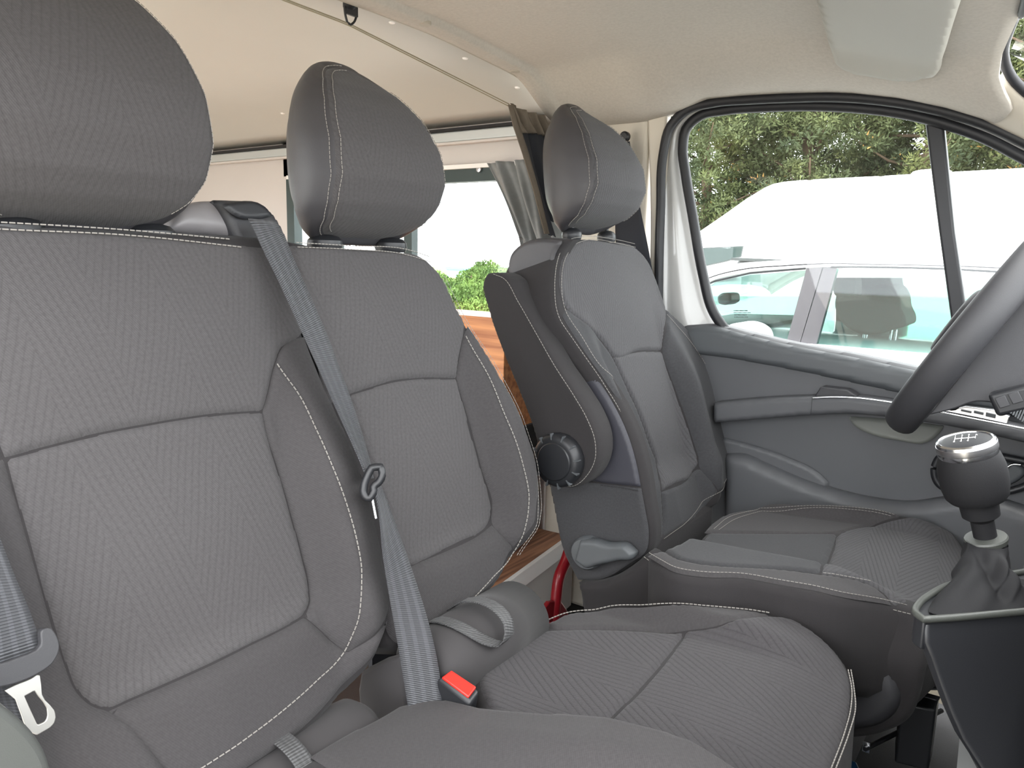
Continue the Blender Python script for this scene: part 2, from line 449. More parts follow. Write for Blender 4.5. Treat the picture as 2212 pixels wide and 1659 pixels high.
def webbing(name, col, u_stripes=True, scale=1.0, per=0.0028):
    """belt webbing; uv.x runs across (0..1), uv.y along in metres"""
    m = mat(name, col, 0.45, spec=0.5, sheen=0.1); t = m.node_tree; b = t.nodes['Principled BSDF']
    uvn = t.nodes.new('ShaderNodeUVMap'); s = t.nodes.new('ShaderNodeSeparateXYZ'); t.links.new(uvn.outputs[0], s.inputs[0])
    st = mth(t, 'SINE', mth(t, 'MULTIPLY', s.outputs[1], 2*math.pi/per))
    band = mth(t, 'GREATER_THAN', mth(t, 'COSINE', mth(t, 'MULTIPLY', mth(t, 'SUBTRACT', s.outputs[0], 0.5), 2*math.pi*3.4)), 0.35)
    bp = t.nodes.new('ShaderNodeBump'); bp.inputs['Distance'].default_value = 0.0006; bp.inputs['Strength'].default_value = 1
    t.links.new(mth(t, 'ADD', mth(t, 'MULTIPLY', st, 0.5), mth(t, 'MULTIPLY', band, 0.8)), bp.inputs['Height']); t.links.new(bp.outputs[0], b.inputs['Normal'])
    f = mth(t, 'ADD', mth(t, 'MULTIPLY', st, 0.16), mth(t, 'ADD', 0.85, mth(t, 'MULTIPLY', band, 0.35)))
    vm = t.nodes.new('ShaderNodeVectorMath'); vm.operation = 'SCALE'; vm.inputs[0].default_value = col[:3]
    t.links.new(f, vm.inputs['Scale']); t.links.new(vm.outputs[0], b.inputs['Base Color']); return m
webbing('belt_web', srgb(62, 63, 67)); webbing('strap_web', srgb(66, 66, 67), per=0.004)
def wood(name, c1, c2, axis=0, scale=1.0):
    m = mat(name, c1, 0.5); t = m.node_tree; b = t.nodes['Principled BSDF']; tcn = t.nodes.new('ShaderNodeTexCoord'); mp = t.nodes.new('ShaderNodeMapping')
    sc = [60, 60, 60]; sc[axis] = 3; mp.inputs['Scale'].default_value = [x*scale for x in sc]
    n = t.nodes.new('ShaderNodeTexNoise'); n.inputs['Scale'].default_value = 1; n.inputs['Detail'].default_value = 5
    r = t.nodes.new('ShaderNodeValToRGB'); r.color_ramp.elements[0].color = c2; r.color_ramp.elements[1].color = c1
    r.color_ramp.elements[0].position = .32; r.color_ramp.elements[1].position = .62
    t.links.new(tcn.outputs['Object'], mp.inputs[0]); t.links.new(mp.outputs[0], n.inputs['Vector']); t.links.new(n.outputs[0], r.inputs[0]); t.links.new(r.outputs[0], b.inputs['Base Color']); return m
wood('wood_orange', srgb(214, 146, 92), srgb(158, 92, 52), 0); wood('ply_edge', srgb(176, 128, 98), srgb(104, 66, 50), 1, 1.6)
def glass(name, tint=(0.93, 0.97, 0.95), refl=0.10):
    m = bpy.data.materials.new(name); m.use_nodes = True; t = m.node_tree; t.nodes.clear()
    o = t.nodes.new('ShaderNodeOutputMaterial'); mx = t.nodes.new('ShaderNodeMixShader'); tr = t.nodes.new('ShaderNodeBsdfTransparent'); gl = t.nodes.new('ShaderNodeBsdfGlossy')
    ge = t.nodes.new('ShaderNodeNewGeometry'); dt = t.nodes.new('ShaderNodeVectorMath'); dt.operation = 'DOT_PRODUCT'
    t.links.new(ge.outputs['Normal'], dt.inputs[0]); t.links.new(ge.outputs['Incoming'], dt.inputs[1])
    fr = mth(t, 'ADD', 0.03, mth(t, 'MULTIPLY', mth(t, 'POWER', mth(t, 'SUBTRACT', 1.0, mth(t, 'ABSOLUTE', dt.outputs['Value'])), 5.0), 0.9))
    tr.inputs[0].default_value = (*tint, 1); gl.inputs['Roughness'].default_value = 0.02; gl.inputs[0].default_value = (1, 1, 1, 1)
    f = mth(t, 'MULTIPLY', fr, refl*8)
    t.links.new(f, mx.inputs[0]); t.links.new(tr.outputs[0], mx.inputs[1]); t.links.new(gl.outputs[0], mx.inputs[2]); t.links.new(mx.outputs[0], o.inputs[0]); MT[name] = m; return m
glass('glass_clear', (.96, .975, .97)); glass('glass_car', (0.66, 0.76, 0.74), 0.12); glass('glass_green', (0.55, .86, .74), 0.1)
def foliage(name, ca, cb, cc=None, sc=2.0):
    m = mat(name, ca, 0.8, spec=0.2); t = m.node_tree; b = t.nodes['Principled BSDF']; g = t.nodes.new('ShaderNodeNewGeometry')
    n = t.nodes.new('ShaderNodeTexNoise'); n.inputs['Scale'].default_value = sc; n.inputs['Detail'].default_value = 3; t.links.new(g.outputs['Position'], n.inputs['Vector'])
    r = t.nodes.new('ShaderNodeValToRGB'); e = r.color_ramp.elements; e[0].position = .36; e[0].color = ca; e[1].position = .58; e[1].color = cb
    if cc: x = e.new(.72); x.color = cc
    t.links.new(n.outputs[0], r.inputs[0])
    t.links.new(r.outputs[0], b.inputs['Base Color']); b.inputs['Subsurface Weight'].default_value = 0.0
    return m
foliage('pine_needles', srgb(58, 68, 48), srgb(92, 100, 66), srgb(126, 132, 84), 1.4)
foliage('dry_needles', srgb(150, 120, 70), srgb(190, 150, 90))
foliage('bush_leaves', srgb(66, 92, 48), srgb(104, 130, 66), srgb(132, 150, 84), 1.2)
foliage('field_grass', srgb(92, 116, 58), srgb(120, 138, 78), srgb(134, 146, 92), 0.8)
# ================================================================ SEAT FRAMES
RHO = math.radians(18)
VB = np.array([-math.sin(RHO), 0, math.cos(RHO)]); NB = np.array([math.cos(RHO), 0, math.sin(RHO)]); UY = np.array([0, 1., 0])
def bump_v(v): return sstep(0.14, -0.12, v)*(1 - 0.55*sstep(-0.26, -0.42, v))
def h_back(uc, wi, wo, peak, left=True, low=0.022):
    def h(u, v):
        a = u - uc
        hb = peak*bump_v(v)
        r = hb*sstep(wi, wi+0.055, a)*(1 - 0.35*sstep(wo-0.02, wo+0.04, a))
        if left: r = r + hb*sstep(wi, wi+0.055, -a)*(1 - 0.35*sstep(wo-0.02, wo+0.04, -a))
        c = 0.014*np.clip(1 - (a/0.2)**2, 0, 1)*np.exp(-((v-0.11)/0.10)**2)            # upper pillow
        l = 0.010*np.clip(1 - (a/0.17)**2, 0, 1)*np.exp(-((v+0.13)/0.09)**2)           # lumbar
        lo = low*sstep(-0.24, -0.30, v)
        return r + c + l + lo*np.clip(1 - np.abs(a)/0.4, 0, 1)
    return h
S1 = Surf([-.834, 0, -.21], UY, VB, NB, h_back(.455, .16, .24, .045))
S2 = Surf([-.834, 0, -.21], UY, VB, NB, h_back(.885, .125, .22, .045, left=False))
S3 = Surf([-.750, 0, -.21], UY, VB, NB, h_back(1.50, .135, .21, .055))
def mirror(uv, c): q = np.array(uv, float); q[:, 0] = 2*c - q[:, 0]; return q[::-1]

# ================================================================ PASSENGER BENCH
bench = thing('passenger_bench', 'charcoal fabric double passenger bench with two tall backrests nearest the viewer', 'car seat', (-.5, .68, -1.0))
m_tw, m_rb, m_pl = MT['cloth_twill'], MT['cloth_ribs'], MT['cloth_base']
# --- near backrest
back1 = slab('backrest', S1, np.array([(.70, .245), (.26, .245), (.225, .20), (.205, .02), (.18, -.10), (.175, -.24), (.22, -.34), (.33, -.40), (.455, -.41), (.58, -.405), (.66, -.37), (.715, -.30), (.735, -.22), (.728, -.10), (.712, .0), (.705, .1)]), m_pl, bench, 0.11, R=0.022, edge=0.016, lift=-0.003, label='wide near backrest')
px_up = [(-70, 484), (0, 489), (250, 503), (530, 529), (600, 535)]
up1 = np.vstack([S1.pixs(px_up), [(.698, .232), (.698, .10)], S1.pixs([(645, 730), (612, 750), (594, 795), (581, 850), (570, 888), (480, 893), (400, 903), (300, 920), (200, 940), (100, 966), (12, 990)]), [(.292, .06), (.288, .12), (.27, .20)]])
panel('upper_panel', S1, up1, m_rb, back1, ew=.010, ed=.006, sharp=40)
in1 = S1.pixs([(12, 990), (100, 966), (200, 940), (300, 920), (400, 903), (480, 893), (570, 888), (580, 940), (602, 1010), (630, 1105), (655, 1200), (669, 1262), (672, 1298), (660, 1328), (620, 1355), (550, 1390), (450, 1440), (350, 1485), (280, 1515), (235, 1533), (203, 1525), (165, 1490), (140, 1430), (115, 1350), (85, 1250), (60, 1160), (35, 1075)])
panel('lower_insert', S1, in1, m_rb, back1, ew=.012, ed=.007, sharp=60)
bo1 = np.vstack([S1.pixs([(645, 730)]), [(.698, .093), (.702, .0), (.716, -.1), (.724, -.22), (.706, -.30)], S1.pixs([(752, 1410), (662, 1333), (673, 1298), (669, 1262), (655, 1200), (602, 1010), (570, 888), (581, 850), (594, 795), (612, 750)])])
panel('side_bolster', S1, bo1, m_tw, back1, ew=.008, ed=.005, sharp=60)
lb1 = np.vstack([S1.pixs([(660, 1334), (752, 1411)]), [(.70, -.315), (.65, -.36), (.57, -.392), (.455, -.40), (.40, -.398)], S1.pixs([(238, 1537), (280, 1517), (350, 1487), (450, 1442), (550, 1392), (620, 1357)])])
panel('lower_band', S1, lb1, m_tw, back1, ew=.008, ed=.005, sharp=50)
ll1 = np.vstack([S1.pixs([(10, 992), (35, 1077), (85, 1252), (140, 1432), (165, 1492), (203, 1527), (236, 1537)]), [(.392, -.395), (.31, -.375), (.23, -.32), (.195, -.24), (.20, -.1), (.22, .0)]])
panel('side_bolster', S1, ll1, m_tw, back1, ew=.008, ed=.005, sharp=60)
st1 = S1.pixs([(595, 787), (640, 850), (680, 930), (715, 1010), (745, 1090), (765, 1160), (777, 1230), (775, 1300), (760, 1365), (735, 1415), (680, 1470), (600, 1540), (520, 1600), (430, 1659), (380, 1690)])
surf_stitch('stitching', S1, st1, MT['thread'], back1, lift=.004, w=.00062)
surf_stitch('stitching', S1, S1.pixs([(-70, 476), (0, 480), (250, 495), (500, 517)]), MT['thread'], back1, lift=.0)
surf_stitch('stitching', S1, S1.pixs([(-70, 493), (0, 497), (250, 508), (525, 536)]), MT['thread'], back1, lift=.003)
# --- middle backrest
ol2 = np.vstack([[(.71, .24)], S2.pixs([(700, 527), (800, 533), (880, 540), (925, 553), (957, 588), (987, 648), (1012, 697), (1057, 758), (1102, 838), (1138, 918), (1163, 998), (1172, 1062), (1152, 1168), (1085, 1258), (1010, 1318), (945, 1362)]), [(.76, -.392), (.71, -.36)]])
back2 = slab('backrest', S2, ol2, m_pl, bench, 0.11, R=0.020, edge=0.014, lift=-0.003, label='narrower middle backrest')
up2 = np.vstack([[(.712, .228)], S2.pixs([(760, 537), (860, 543), (915, 556), (950, 590), (980, 650), (1006, 698), (1003, 727), (993, 775), (988, 817), (900, 817), (850, 823), (800, 838), (755, 853)]), [(.712, -.008)]])
panel('upper_panel', S2, up2, m_rb, back2, ew=.010, ed=.006, sharp=50)
in2 = S2.pixs([(755, 853), (800, 838), (850, 823), (900, 817), (988, 817), (1005, 880), (1020, 940), (1040, 1010), (1058, 1065), (1064, 1100), (1060, 1125), (1045, 1148), (1000, 1170), (950, 1195), (915, 1213), (890, 1222), (868, 1205), (845, 1140), (800, 1000)])
panel('lower_insert', S2, in2, m_rb, back2, ew=.012, ed=.007, sharp=60)
bo2 = S2.pixs([(1013, 703), (1052, 765), (1096, 840), (1133, 922), (1157, 1000), (1163, 1060), (1145, 1145), (1112, 1181), (1066, 1132), (1066, 1100), (1042, 1010), (1007, 880), (989, 817), (994, 775), (1004, 727)])
panel('side_bolster', S2, bo2, m_tw, back2, ew=.008, ed=.005, sharp=60)
lb2 = np.vstack([S2.pixs([(890, 1225), (950, 1198), (1045, 1151), (1065, 1134), (1112, 1183), (1078, 1243), (1010, 1305), (945, 1352)]), [(.77, -.382), (.72, -.35), (.72, -.29)]])
panel('lower_band', S2, lb2, m_tw, back2, ew=.008, ed=.005, sharp=60)
st2 = S2.pixs([(1003, 727), (1045, 800), (1088, 900), (1122, 990), (1139, 1070), (1133, 1130), (1108, 1190), (1058, 1250), (1000, 1308), (930, 1358)])
surf_stitch('stitching', S2, st2, MT['thread'], back2, lift=.004)
surf_stitch('stitching', S2, S2.pixs([(640, 524), (760, 531), (880, 539), (930, 555)]), MT['thread'], back2, lift=.0, pitch=.0065, w=.0006)
surf_stitch('stitching', S2, S2.pixs([(640, 535), (760, 540), (870, 550), (930, 568)]), MT['thread'], back2, lift=.003, pitch=.0065, w=.0006)
for dx in (0, 5):
    surf_stitch('stitching', S2, S2.pixs([(960-dx, 597+dx), (990-dx, 660+dx), (1015-dx, 706), (1056-dx, 766), (1100-dx, 843), (1135-dx, 921), (1160-dx, 1002), (1167-dx, 1062), (1148-dx, 1160), (1118-dx, 1205)]), MT['thread'], back2, lift=.001, pitch=.0065, w=.0004)

# ================================================================ HEADRESTS
HZ = np.array([.012, .022, .038, .062, .10, .15, .205, .240, .262, .276]); HX = np.array([-.938, -.914, -.882, -.858, -.842, -.850, -.882, -.915, -.945, -.968])
OUT = np.array([(0, .012), (.07, .014), (.098, .026), (.115, .052), (.121, .09), (.120, .13), (.115, .165), (.104, .20), (.088, .228), (.064, .254), (.036, .270), (0, .276)])
def headrest(parent, yc, dx, dz, k, front_mat, side_mat, kz=1.0, kb=1.0, lbl=None):
    # front cover: outline OUT, its section bulging forward (HX), leather-like sides back to a flat rear shell
    xr = -.958
    def hf(u, v):
        prof = np.interp(v/kz, HZ, HX) + .965 - 0.004
        return np.maximum(prof*kb, .004)*(1 - 0.06*(np.abs(u)/(0.12*k))**3)
    S = Surf([-.965 + dx, yc, dz], UY, [0, 0, 1], [1, 0, 0], hf)
    o = OUT*np.array([k, kz]); poly = np.vstack([o, np.array([(-a, b) for a, b in o[::-1][1:-1]])])
    poly = smooth_line(poly, True, 4, 70)
    P, Q, d = grid_patch(poly, .005)
    V = S.P(P[:, 0], P[:, 1], -roll(d, .012, .006))
    fr = orient(obj('headrest', V, Q, front_mat, parent, uv=P, **({'label': lbl} if lbl else {})), S.N)
    L = boundary_loop(Q); edge = V[L]
    # side wall: from seam back to the rear shell, swelling a little
    rows = []
    cen = np.array([yc, dz + .14*kz])
    for t in np.linspace(0, 1, 9):
        R = edge.copy(); xb = S.O[0] - 0.012 - .045*np.clip((edge[:, 2]-dz)/.3, 0, 1)
        R[:, 0] = edge[:, 0]*(1-t) + xb*t
        sw = 0.012*math.sin(math.pi*min(t*1.25, 1)) - 0.020*sstep(.75, 1, np.array(t))
        off = edge[:, 1:] - cen; off = off/np.linalg.norm(off, axis=1)[:, None]
        R[:, 1:] += off*sw; rows.append(R)
    rows.append(rows[-1]*0 + rows[-1].mean(0))
    sd = strip('headrest_side', rows, side_mat, fr, closed=True); fixn(sd)
    # two stitched lines beside the seam
    e = edge[np.argsort(np.arctan2(edge[:, 2]-cen[1], -(edge[:, 1]-yc)))]
    near = e[(e[:, 1] < yc + .0)]; near = near[np.argsort(near[:, 2])]
    nl = near[near[:, 2] > dz + .016]
    f1 = nl.copy(); f1[:, 1] += .0055*k; f1[:, 2] += (cen[1]-nl[:, 2])*.02
    h1 = hf(f1[:, 1]-yc, f1[:, 2]-dz); 
    dd = dist_poly(np.stack([f1[:, 1]-yc, f1[:, 2]-dz], 1), poly)
    f1[:, 0] = S.O[0] + h1 - roll(dd, .012, .006) + .0010
    stitch('stitching', resample(f1, .004), [.8, -.5, 0], MT['thread'], fr, .0065, w=.00045)
    g = nl.copy(); xb = S.O[0] - 0.012 - .045*np.clip((g[:, 2]-dz)/.3, 0, 1); t = .05
    g[:, 0] = g[:, 0]*(1-t) + xb*t; off = g[:, 1:] - cen; off = off/np.linalg.norm(off, axis=1)[:, None]; g[:, 1:] += off*.0042
    stitch('stitching', resample(g, .004), [.3, -.9, 0], MT['thread'], fr, .0065, w=.00045)
    far = e[(e[:, 1] > yc)]; far = far[np.argsort(far[:, 2])]; far = far[(far[:, 2] > dz+.03) & (far[:, 2] < dz+.25*kz)]
    f2 = far.copy(); f2[:, 1] -= .004; f2[:, 0] += .006
    stitch('stitching', resample(f2, .004), [1, 0, 0], MT['thread'], fr, .0065, w=.0004)
    return fr
def posts(parent, fr, y1, y2, x, z0, z1, collar=.028):
    for y in (y1, y2):
        P = [[x, y, z0-.06], [x, y, z0], [x-.002, y, z1]]
        pp = tube('headrest_post', resample(np.array(P), .01), .0052, MT['plastic_black'], parent, seg=12)
        lathe('post_collar', [x, y, z0], [0, 0, 1], [(collar*.9, -.012), (collar, -.004), (collar*.96, .004), (collar*.75, .010), (.009, .013)], MT['plastic_black'], pp, seg=28)
headrest(back2, .878, 0, .010, .97, MT['cloth_ribs'], MT['leather'], 1.0)
posts(back2, None, .81, .955, -.945, .012, .06)
headrest(back1, .430, 0, .010, 1.12, MT['cloth_ribs'], MT['leather'], 1.14)
posts(back1, None, .375, .53, -.945, .016, .06)

# ================================================================ CUSHIONS
def plane_surf(o, pitch, h):
    p = math.radians(pitch); return Surf(o, [math.cos(p), 0, math.sin(p)], UY, [-math.sin(p), 0, math.cos(p)], h)
def h_cush(yc, wi, peak, x0=-.28, x1=.24, crown=.012):
    # u forward from centre, v = y
    def h(u, v):
        a = v - yc
        e = peak*(sstep(wi, wi+.05, a) + sstep(wi, wi+.05, -a))*sstep(x1+.02, x1-.16, u)
        return e + crown*np.clip(1-(a/.25)**2, 0, 1)*np.exp(-((u-.10)/.14)**2) - .02*sstep(x1-.08, x1+.05, u)
    return h
# --- middle cushion (traced on its own surface)
SM = plane_surf([-.40, 0, -.578], 2.0, h_cush(.89, .155, .030, x1=.22))
olm = np.vstack([SM.pixs([(1172, 1343), (1230, 1318), (1300, 1308), (1400, 1302), (1500, 1302), (1600, 1313), (1690, 1326), (1760, 1358), (1812, 1402), (1842, 1450), (1848, 1510), (1842, 1580), (1822, 1659), (1800, 1715)]), [(.17, .70), (-.04, .70), (-.13, .712), (-.20, .76), (-.235, .82)]])
cu2 = slab('seat_cushion', SM, olm, m_pl, bench, lambda u, v: .20 - .0*u, R=.020, edge=.012, lift=-.003, res=.006, label='middle seat cushion')
bm2 = SM.pixs([(1176, 1350), (1230, 1325), (1300, 1315), (1400, 1308), (1500, 1308), (1600, 1317), (1672, 1329), (1560, 1345), (1480, 1359), (1300, 1357), (1200, 1357)])
panel('side_bolster', SM, bm2, m_tw, cu2, ew=.008, ed=.005, sharp=60)
surf_stitch('stitching', SM, SM.pixs([(1178, 1347), (1230, 1328), (1300, 1319), (1400, 1312), (1500, 1312), (1600, 1321), (1668, 1331)]), MT['thread'], cu2, lift=.005, pitch=.0065)
rm2 = np.vstack([SM.pixs([(1172, 1362), (1200, 1360), (1300, 1359), (1480, 1361), (1440, 1420), (1380, 1490), (1310, 1560), (1285, 1590)]), [(-.03, .712), (-.125, .722), (-.192, .768), (-.225, .825)]])
panel('seat_insert', SM, rm2, MT['cloth_cushion'], cu2, ew=.012, ed=.007, sharp=50)
fm2 = np.vstack([SM.pixs([(1481, 1360), (1560, 1347), (1674, 1330), (1700, 1333), (1755, 1362), (1803, 1405), (1832, 1455), (1836, 1510), (1825, 1570), (1802, 1640), (1780, 1700)]), [(.16, .712), (.0, .712)], SM.pixs([(1290, 1590), (1312, 1562), (1382, 1492), (1442, 1422)])])
panel('front_panel', SM, fm2, MT['cloth_cushion'], cu2, ew=.012, ed=.006, sharp=50)
for off in (0, 10):
    surf_stitch('stitching', SM, SM.pixs([(1832+off*.6, 1448), (1840+off*.5, 1490), (1838+off, 1530), (1824+off, 1585), (1800+off, 1650), (1780+off, 1700)]), MT['thread'], cu2, lift=.001, pitch=.0065)
# rear roll (folding bolster) with its pull strap
ry0, ry1 = .715, .955; rx, rz, rr = -.655, -.575, .055
rows = []
for y, s in ((ry0, .25), (ry0+.002, .8), (ry0+.015, .98), (ry0+.05, 1), (.85, 1.02), (.95, 1.0), (ry1-.05, 1.0), (ry1-.015, .95), (ry1-.003, .75), (ry1, .3)):
    rows.append([[rx + rr*s*1.1*math.cos(a), y, rz + rr*s*math.sin(a)] for a in np.linspace(0, 2*math.pi, 36, endpoint=False)])
roll_o = fixn(strip('rear_roll', rows, m_tw, bench, closed=True))
def ribbon(name, Lp, Rp, mat_, parent, thick=.0014, sm=True, n=8, **props):
    Lp = smooth_line(np.array(Lp), False, n); Rp = smooth_line(np.array(Rp), False, n)
    Lp = resample(Lp, .012); Rp = np.stack([np.interp(np.linspace(0, 1, len(Lp)), np.linspace(0, 1, len(Rp)), Rp[:, i]) for i in range(3)], 1)
    s = np.r_[0, np.cumsum(np.linalg.norm(np.diff((Lp+Rp)/2, axis=0), axis=1))]
    K = 7; V = []; U = []; Fs = []
    for i in range(len(Lp)):
        for k in range(K): V.append(Lp[i] + (Rp[i]-Lp[i])*k/(K-1)); U.append((k/(K-1), s[i]))
    for i in range(len(Lp)-1):
        for k in range(K-1): a = i*K+k; Fs.append([a, a+1, a+K+1, a+K])
    o = obj(name, V, Fs, mat_, parent, uv=U, **props)
    m = o.modifiers.new('t', 'SOLIDIFY'); m.thickness = thick; m.offset = 0; return o
def webpx(name, px, mat_, parent, depth_fn, width=.046, sign=1, **props):
    """belt seen between left and right edge pixels; the left edge lies at depth_fn, the right edge one belt width away"""
    Ls, Rs = [], []
    for (lx, ly, rx_, ry_) in px:
        A = depth_fn(lx, ly); d = ray(rx_, ry_); t0 = A @ d; D2 = A @ A - t0*t0
        q = math.sqrt(max(width*width - D2, 0)); Ls.append(A); Rs.append(d*(t0 + sign*q))
    return ribbon(name, Ls, Rs, mat_, parent, **props)
# the pull strap arches over the roll: webbing loop built along a 3D path
def roll_pt(a, y, r): return np.array([rx + rr*1.1*r*math.cos(a), y, rz + rr*r*math.sin(a)])
w_ = .011
cy = [(2.3, .770, 1.03), (1.9, .772, 1.06), (1.5, .774, 1.06), (1.1, .780, 1.07), (.8, .788, 1.10), (.55, .800, 1.18), (.45, .812, 1.25)]
cy2 = [(.45, .812, 1.25), (.52, .826, 1.36), (.75, .834, 1.42), (1.05, .836, 1.40), (1.4, .834, 1.32), (1.8, .830, 1.20), (2.2, .826, 1.05)]
for seq in (cy, cy2):
    c = np.array([roll_pt(a, y, r) for a, y, r in seq])
    ribbon('pull_strap', c - [0, w_, 0], c + [0, w_, 0], MT['strap_web'], roll_o)
# --- near cushion, its raised inner bolster crosses the bottom of the view
SN = plane_surf([-.40, 0, -.578], 2.0, lambda u, v: np.interp(u, [-.30, -.22, -.14, .04, .14, .22], [-.02, .0, .012, .062, .076, .074])*np.exp(-(np.minimum(v-.665, 0)/.07)**2))
oln = np.array([(-.265, .215), (.20, .215), (.235, .26), (.245, .60), (.235, .69), (.15, .712), (-.10, .712), (-.22, .705), (-.262, .675), (-.27, .5)])
cu1 = slab('seat_cushion', SN, oln, m_pl, bench, .20, R=.034, edge=.030, lift=-.002, res=.006, label='near seat cushion with raised inner bolster')
panel('seat_insert', SN, np.array([(-.20, .26), (.20, .26), (.22, .5), (.18, .50), (-.05, .51), (-.20, .51)]), MT['cloth_cushion'], cu1, ew=.010, ed=.006)
panel('side_bolster', SN, np.array([(-.255, .525), (-.05, .517), (.18, .507), (.230, .49), (.235, .60), (.225, .68), (.15, .703), (-.10, .703), (-.215, .697), (-.25, .67)]), m_tw, cu1, ew=.008, ed=.004, sharp=50)
rows = []
for y, s in ((.30, .7), (.33, 1), (.5, 1.0), (.60, 1.0), (.640, .93), (.655, .7), (.658, .3)):
    rows.append([[-.700 + .055*s*math.cos(a), y, -.640 + .052*s*math.sin(a)] for a in np.linspace(0, 2*math.pi, 36, endpoint=False)])
nr = fixn(strip('rear_roll', rows, m_tw, bench, closed=True))
c = np.array([[-.695 + .066*math.cos(a), .515, -.637 + .062*math.sin(a)] for a in np.linspace(2.0, .2, 8)])
ribbon('pull_strap', c - [0, .012, 0], c + [0, .012, 0], MT['strap_web'], nr)
# fabric flap between the two seats
prism('fabric_flap', np.array([atY(x, y, .70) for x, y in ((772, 1490), (778, 1452), (825, 1428), (862, 1418), (880, 1530), (870, 1600), (780, 1600))]), [0, .02, 0], m_tw, bench, bev=.006)
# bench underframe and outer plastic cover
box('seat_base', [-.72, .24, -.98], [-.20, 1.06, -.76], MT['plastic_dark'], bench, bev=.02)
sc_ = np.array([atX(-20, 1515, -.62), atX(50, 1560, -.62), atX(100, 1625, -.62), atX(125, 1720, -.62), atX(0, 1790, -.62), atX(-160, 1700, -.62), atX(-160, 1510, -.62)])
prism('side_cover', smooth_line(sc_, True, 5, 70), [-.05, 0, 0], MT['side_cover'], bench, bev=.015, label='pale grey plastic side cover')
# shoulder belt guide let into the top of the near backrest
SG = Surf([-.86, 0, -.21], UY, VB, NB, lambda u, v: .0*u)
gd = SG.pixs([(378, 492), (384, 455), (405, 436), (440, 428), (500, 430), (560, 438), (588, 455), (608, 485), (625, 535), (560, 540), (500, 510)])
slab('belt_guide', SG, gd, MT['plastic_grey_cover'], back1, .07, R=.018, edge=.014, res=.004, sharp=70, label='scuffed grey plastic belt guide')
gd2 = SG.pixs([(462, 428), (500, 429), (560, 437), (590, 457), (612, 490), (632, 540), (560, 548), (528, 535), (505, 500), (480, 455)], .008)
slab('guide_mouth', SG, gd2, MT['plastic_dark'], back1, .05, R=.012, edge=.010, lift=.010, res=.004, sharp=70)
gd3 = SG.pixs([(478, 441), (500, 436), (572, 444), (592, 466), (560, 472), (510, 466)], .02)
panel('guide_slot', SG, gd3, MT['rubber'], back1, res=.003, ew=.005, ed=.004, lift=.022)

# ================================================================ SEAT BELTS
belt = thing('seat_belt', 'grey webbing seat belt running down between the two passenger backrests', 'seat belt', atY(700, 800, .68))
SBp = Surf([-.765, 0, -.21], UY, VB, NB)
def on_belt(px, py):
    q = Surf([-.834, 0, -.21], UY, VB, NB, lambda u, v: .028 + .045*sstep(.22, .0, v)).pix(px, py)
    return Surf([-.834, 0, -.21], UY, VB, NB, lambda u, v: .028 + .045*sstep(.22, .0, v)).P(np.array([q[0]]), np.array([q[1]]))[0]
webpx('belt_webbing', [(536, 472, 596, 478), (550, 500, 612, 505), (572, 548, 632, 553), (598, 600, 655, 605), (628, 665, 683, 668), (660, 735, 712, 738), (692, 805, 738, 808), (725, 880, 764, 880), (757, 950, 786, 950), (781, 1005, 801, 1004), (793, 1035, 807, 1033)], MT['belt_web'], belt, on_belt)
def on_belt2(px, py): return atY(px, py, .735) if False else on_belt(px, py)
webpx('belt_webbing', [(803, 1045, 818, 1040), (812, 1075, 830, 1065), (820, 1120, 846, 1110), (826, 1190, 872, 1180), (838, 1270, 900, 1262), (850, 1340, 922, 1332), (862, 1410, 940, 1402), (872, 1470, 951, 1465), (882, 1530, 958, 1525), (890, 1570, 965, 1565)], MT['belt_web'], belt, lambda x, y: on_belt(x, y)*(1 + .0*(y-1045)), label='lower run of the webbing twisted flat')
# plastic ring where the webbing doubles back
rc = on_belt(803, 1040)*.985
rp_ = []
for px, py in [(822, 1008), (803, 1010), (793, 1030), (786, 1052), (788, 1072), (797, 1078), (806, 1066), (808, 1050), (818, 1042), (826, 1026)]:
    d = ray(px, py); rp_.append(d*(rc @ rc)/(d @ rc))
tube('guide_ring', resample(smooth_line(np.array(rp_), True, 6), .004, True), .0052, MT['plastic_black'], belt, seg=10, closed=True)
tg = [ray(804, 1078)*np.linalg.norm(rc)*1.01, ray(812, 1120)*np.linalg.norm(rc)*1.01]
tube('belt_tongue', resample(np.array(tg), .01), .0022, MT['chrome'], belt, seg=8)
# buckle
bk = thing('seat_belt_buckle', 'black belt buckle with bright red release button beside the middle cushion', 'buckle', atZ(985, 1530, -.56))
q0 = atY(985, 1500, .700)
fc = np.array([ray(x, y) for x, y in ((944, 1466), (970, 1447), (1037, 1492), (1016, 1520))])
view = nrm(q0); ndir = nrm(nrm([.25, -.55, .8]))
P4 = np.array([d*(q0 @ ndir)/(d @ ndir) for d in fc])
dn = nrm(ray(930, 1590)*np.linalg.norm(q0)*1.02 - ray(952, 1467)*np.linalg.norm(q0)*.99)
dn = nrm([-.16, -.02, -1.])
bd = prism('buckle_body', P4, dn*.085, MT['plastic_black'], bk, bev=.004)
cc = P4.mean(0); P5 = cc + (P4-cc)*.80 + (-dn)*.0015
prism('release_button', P5, -dn*.003, MT['red_button'], bk, bev=.0015)
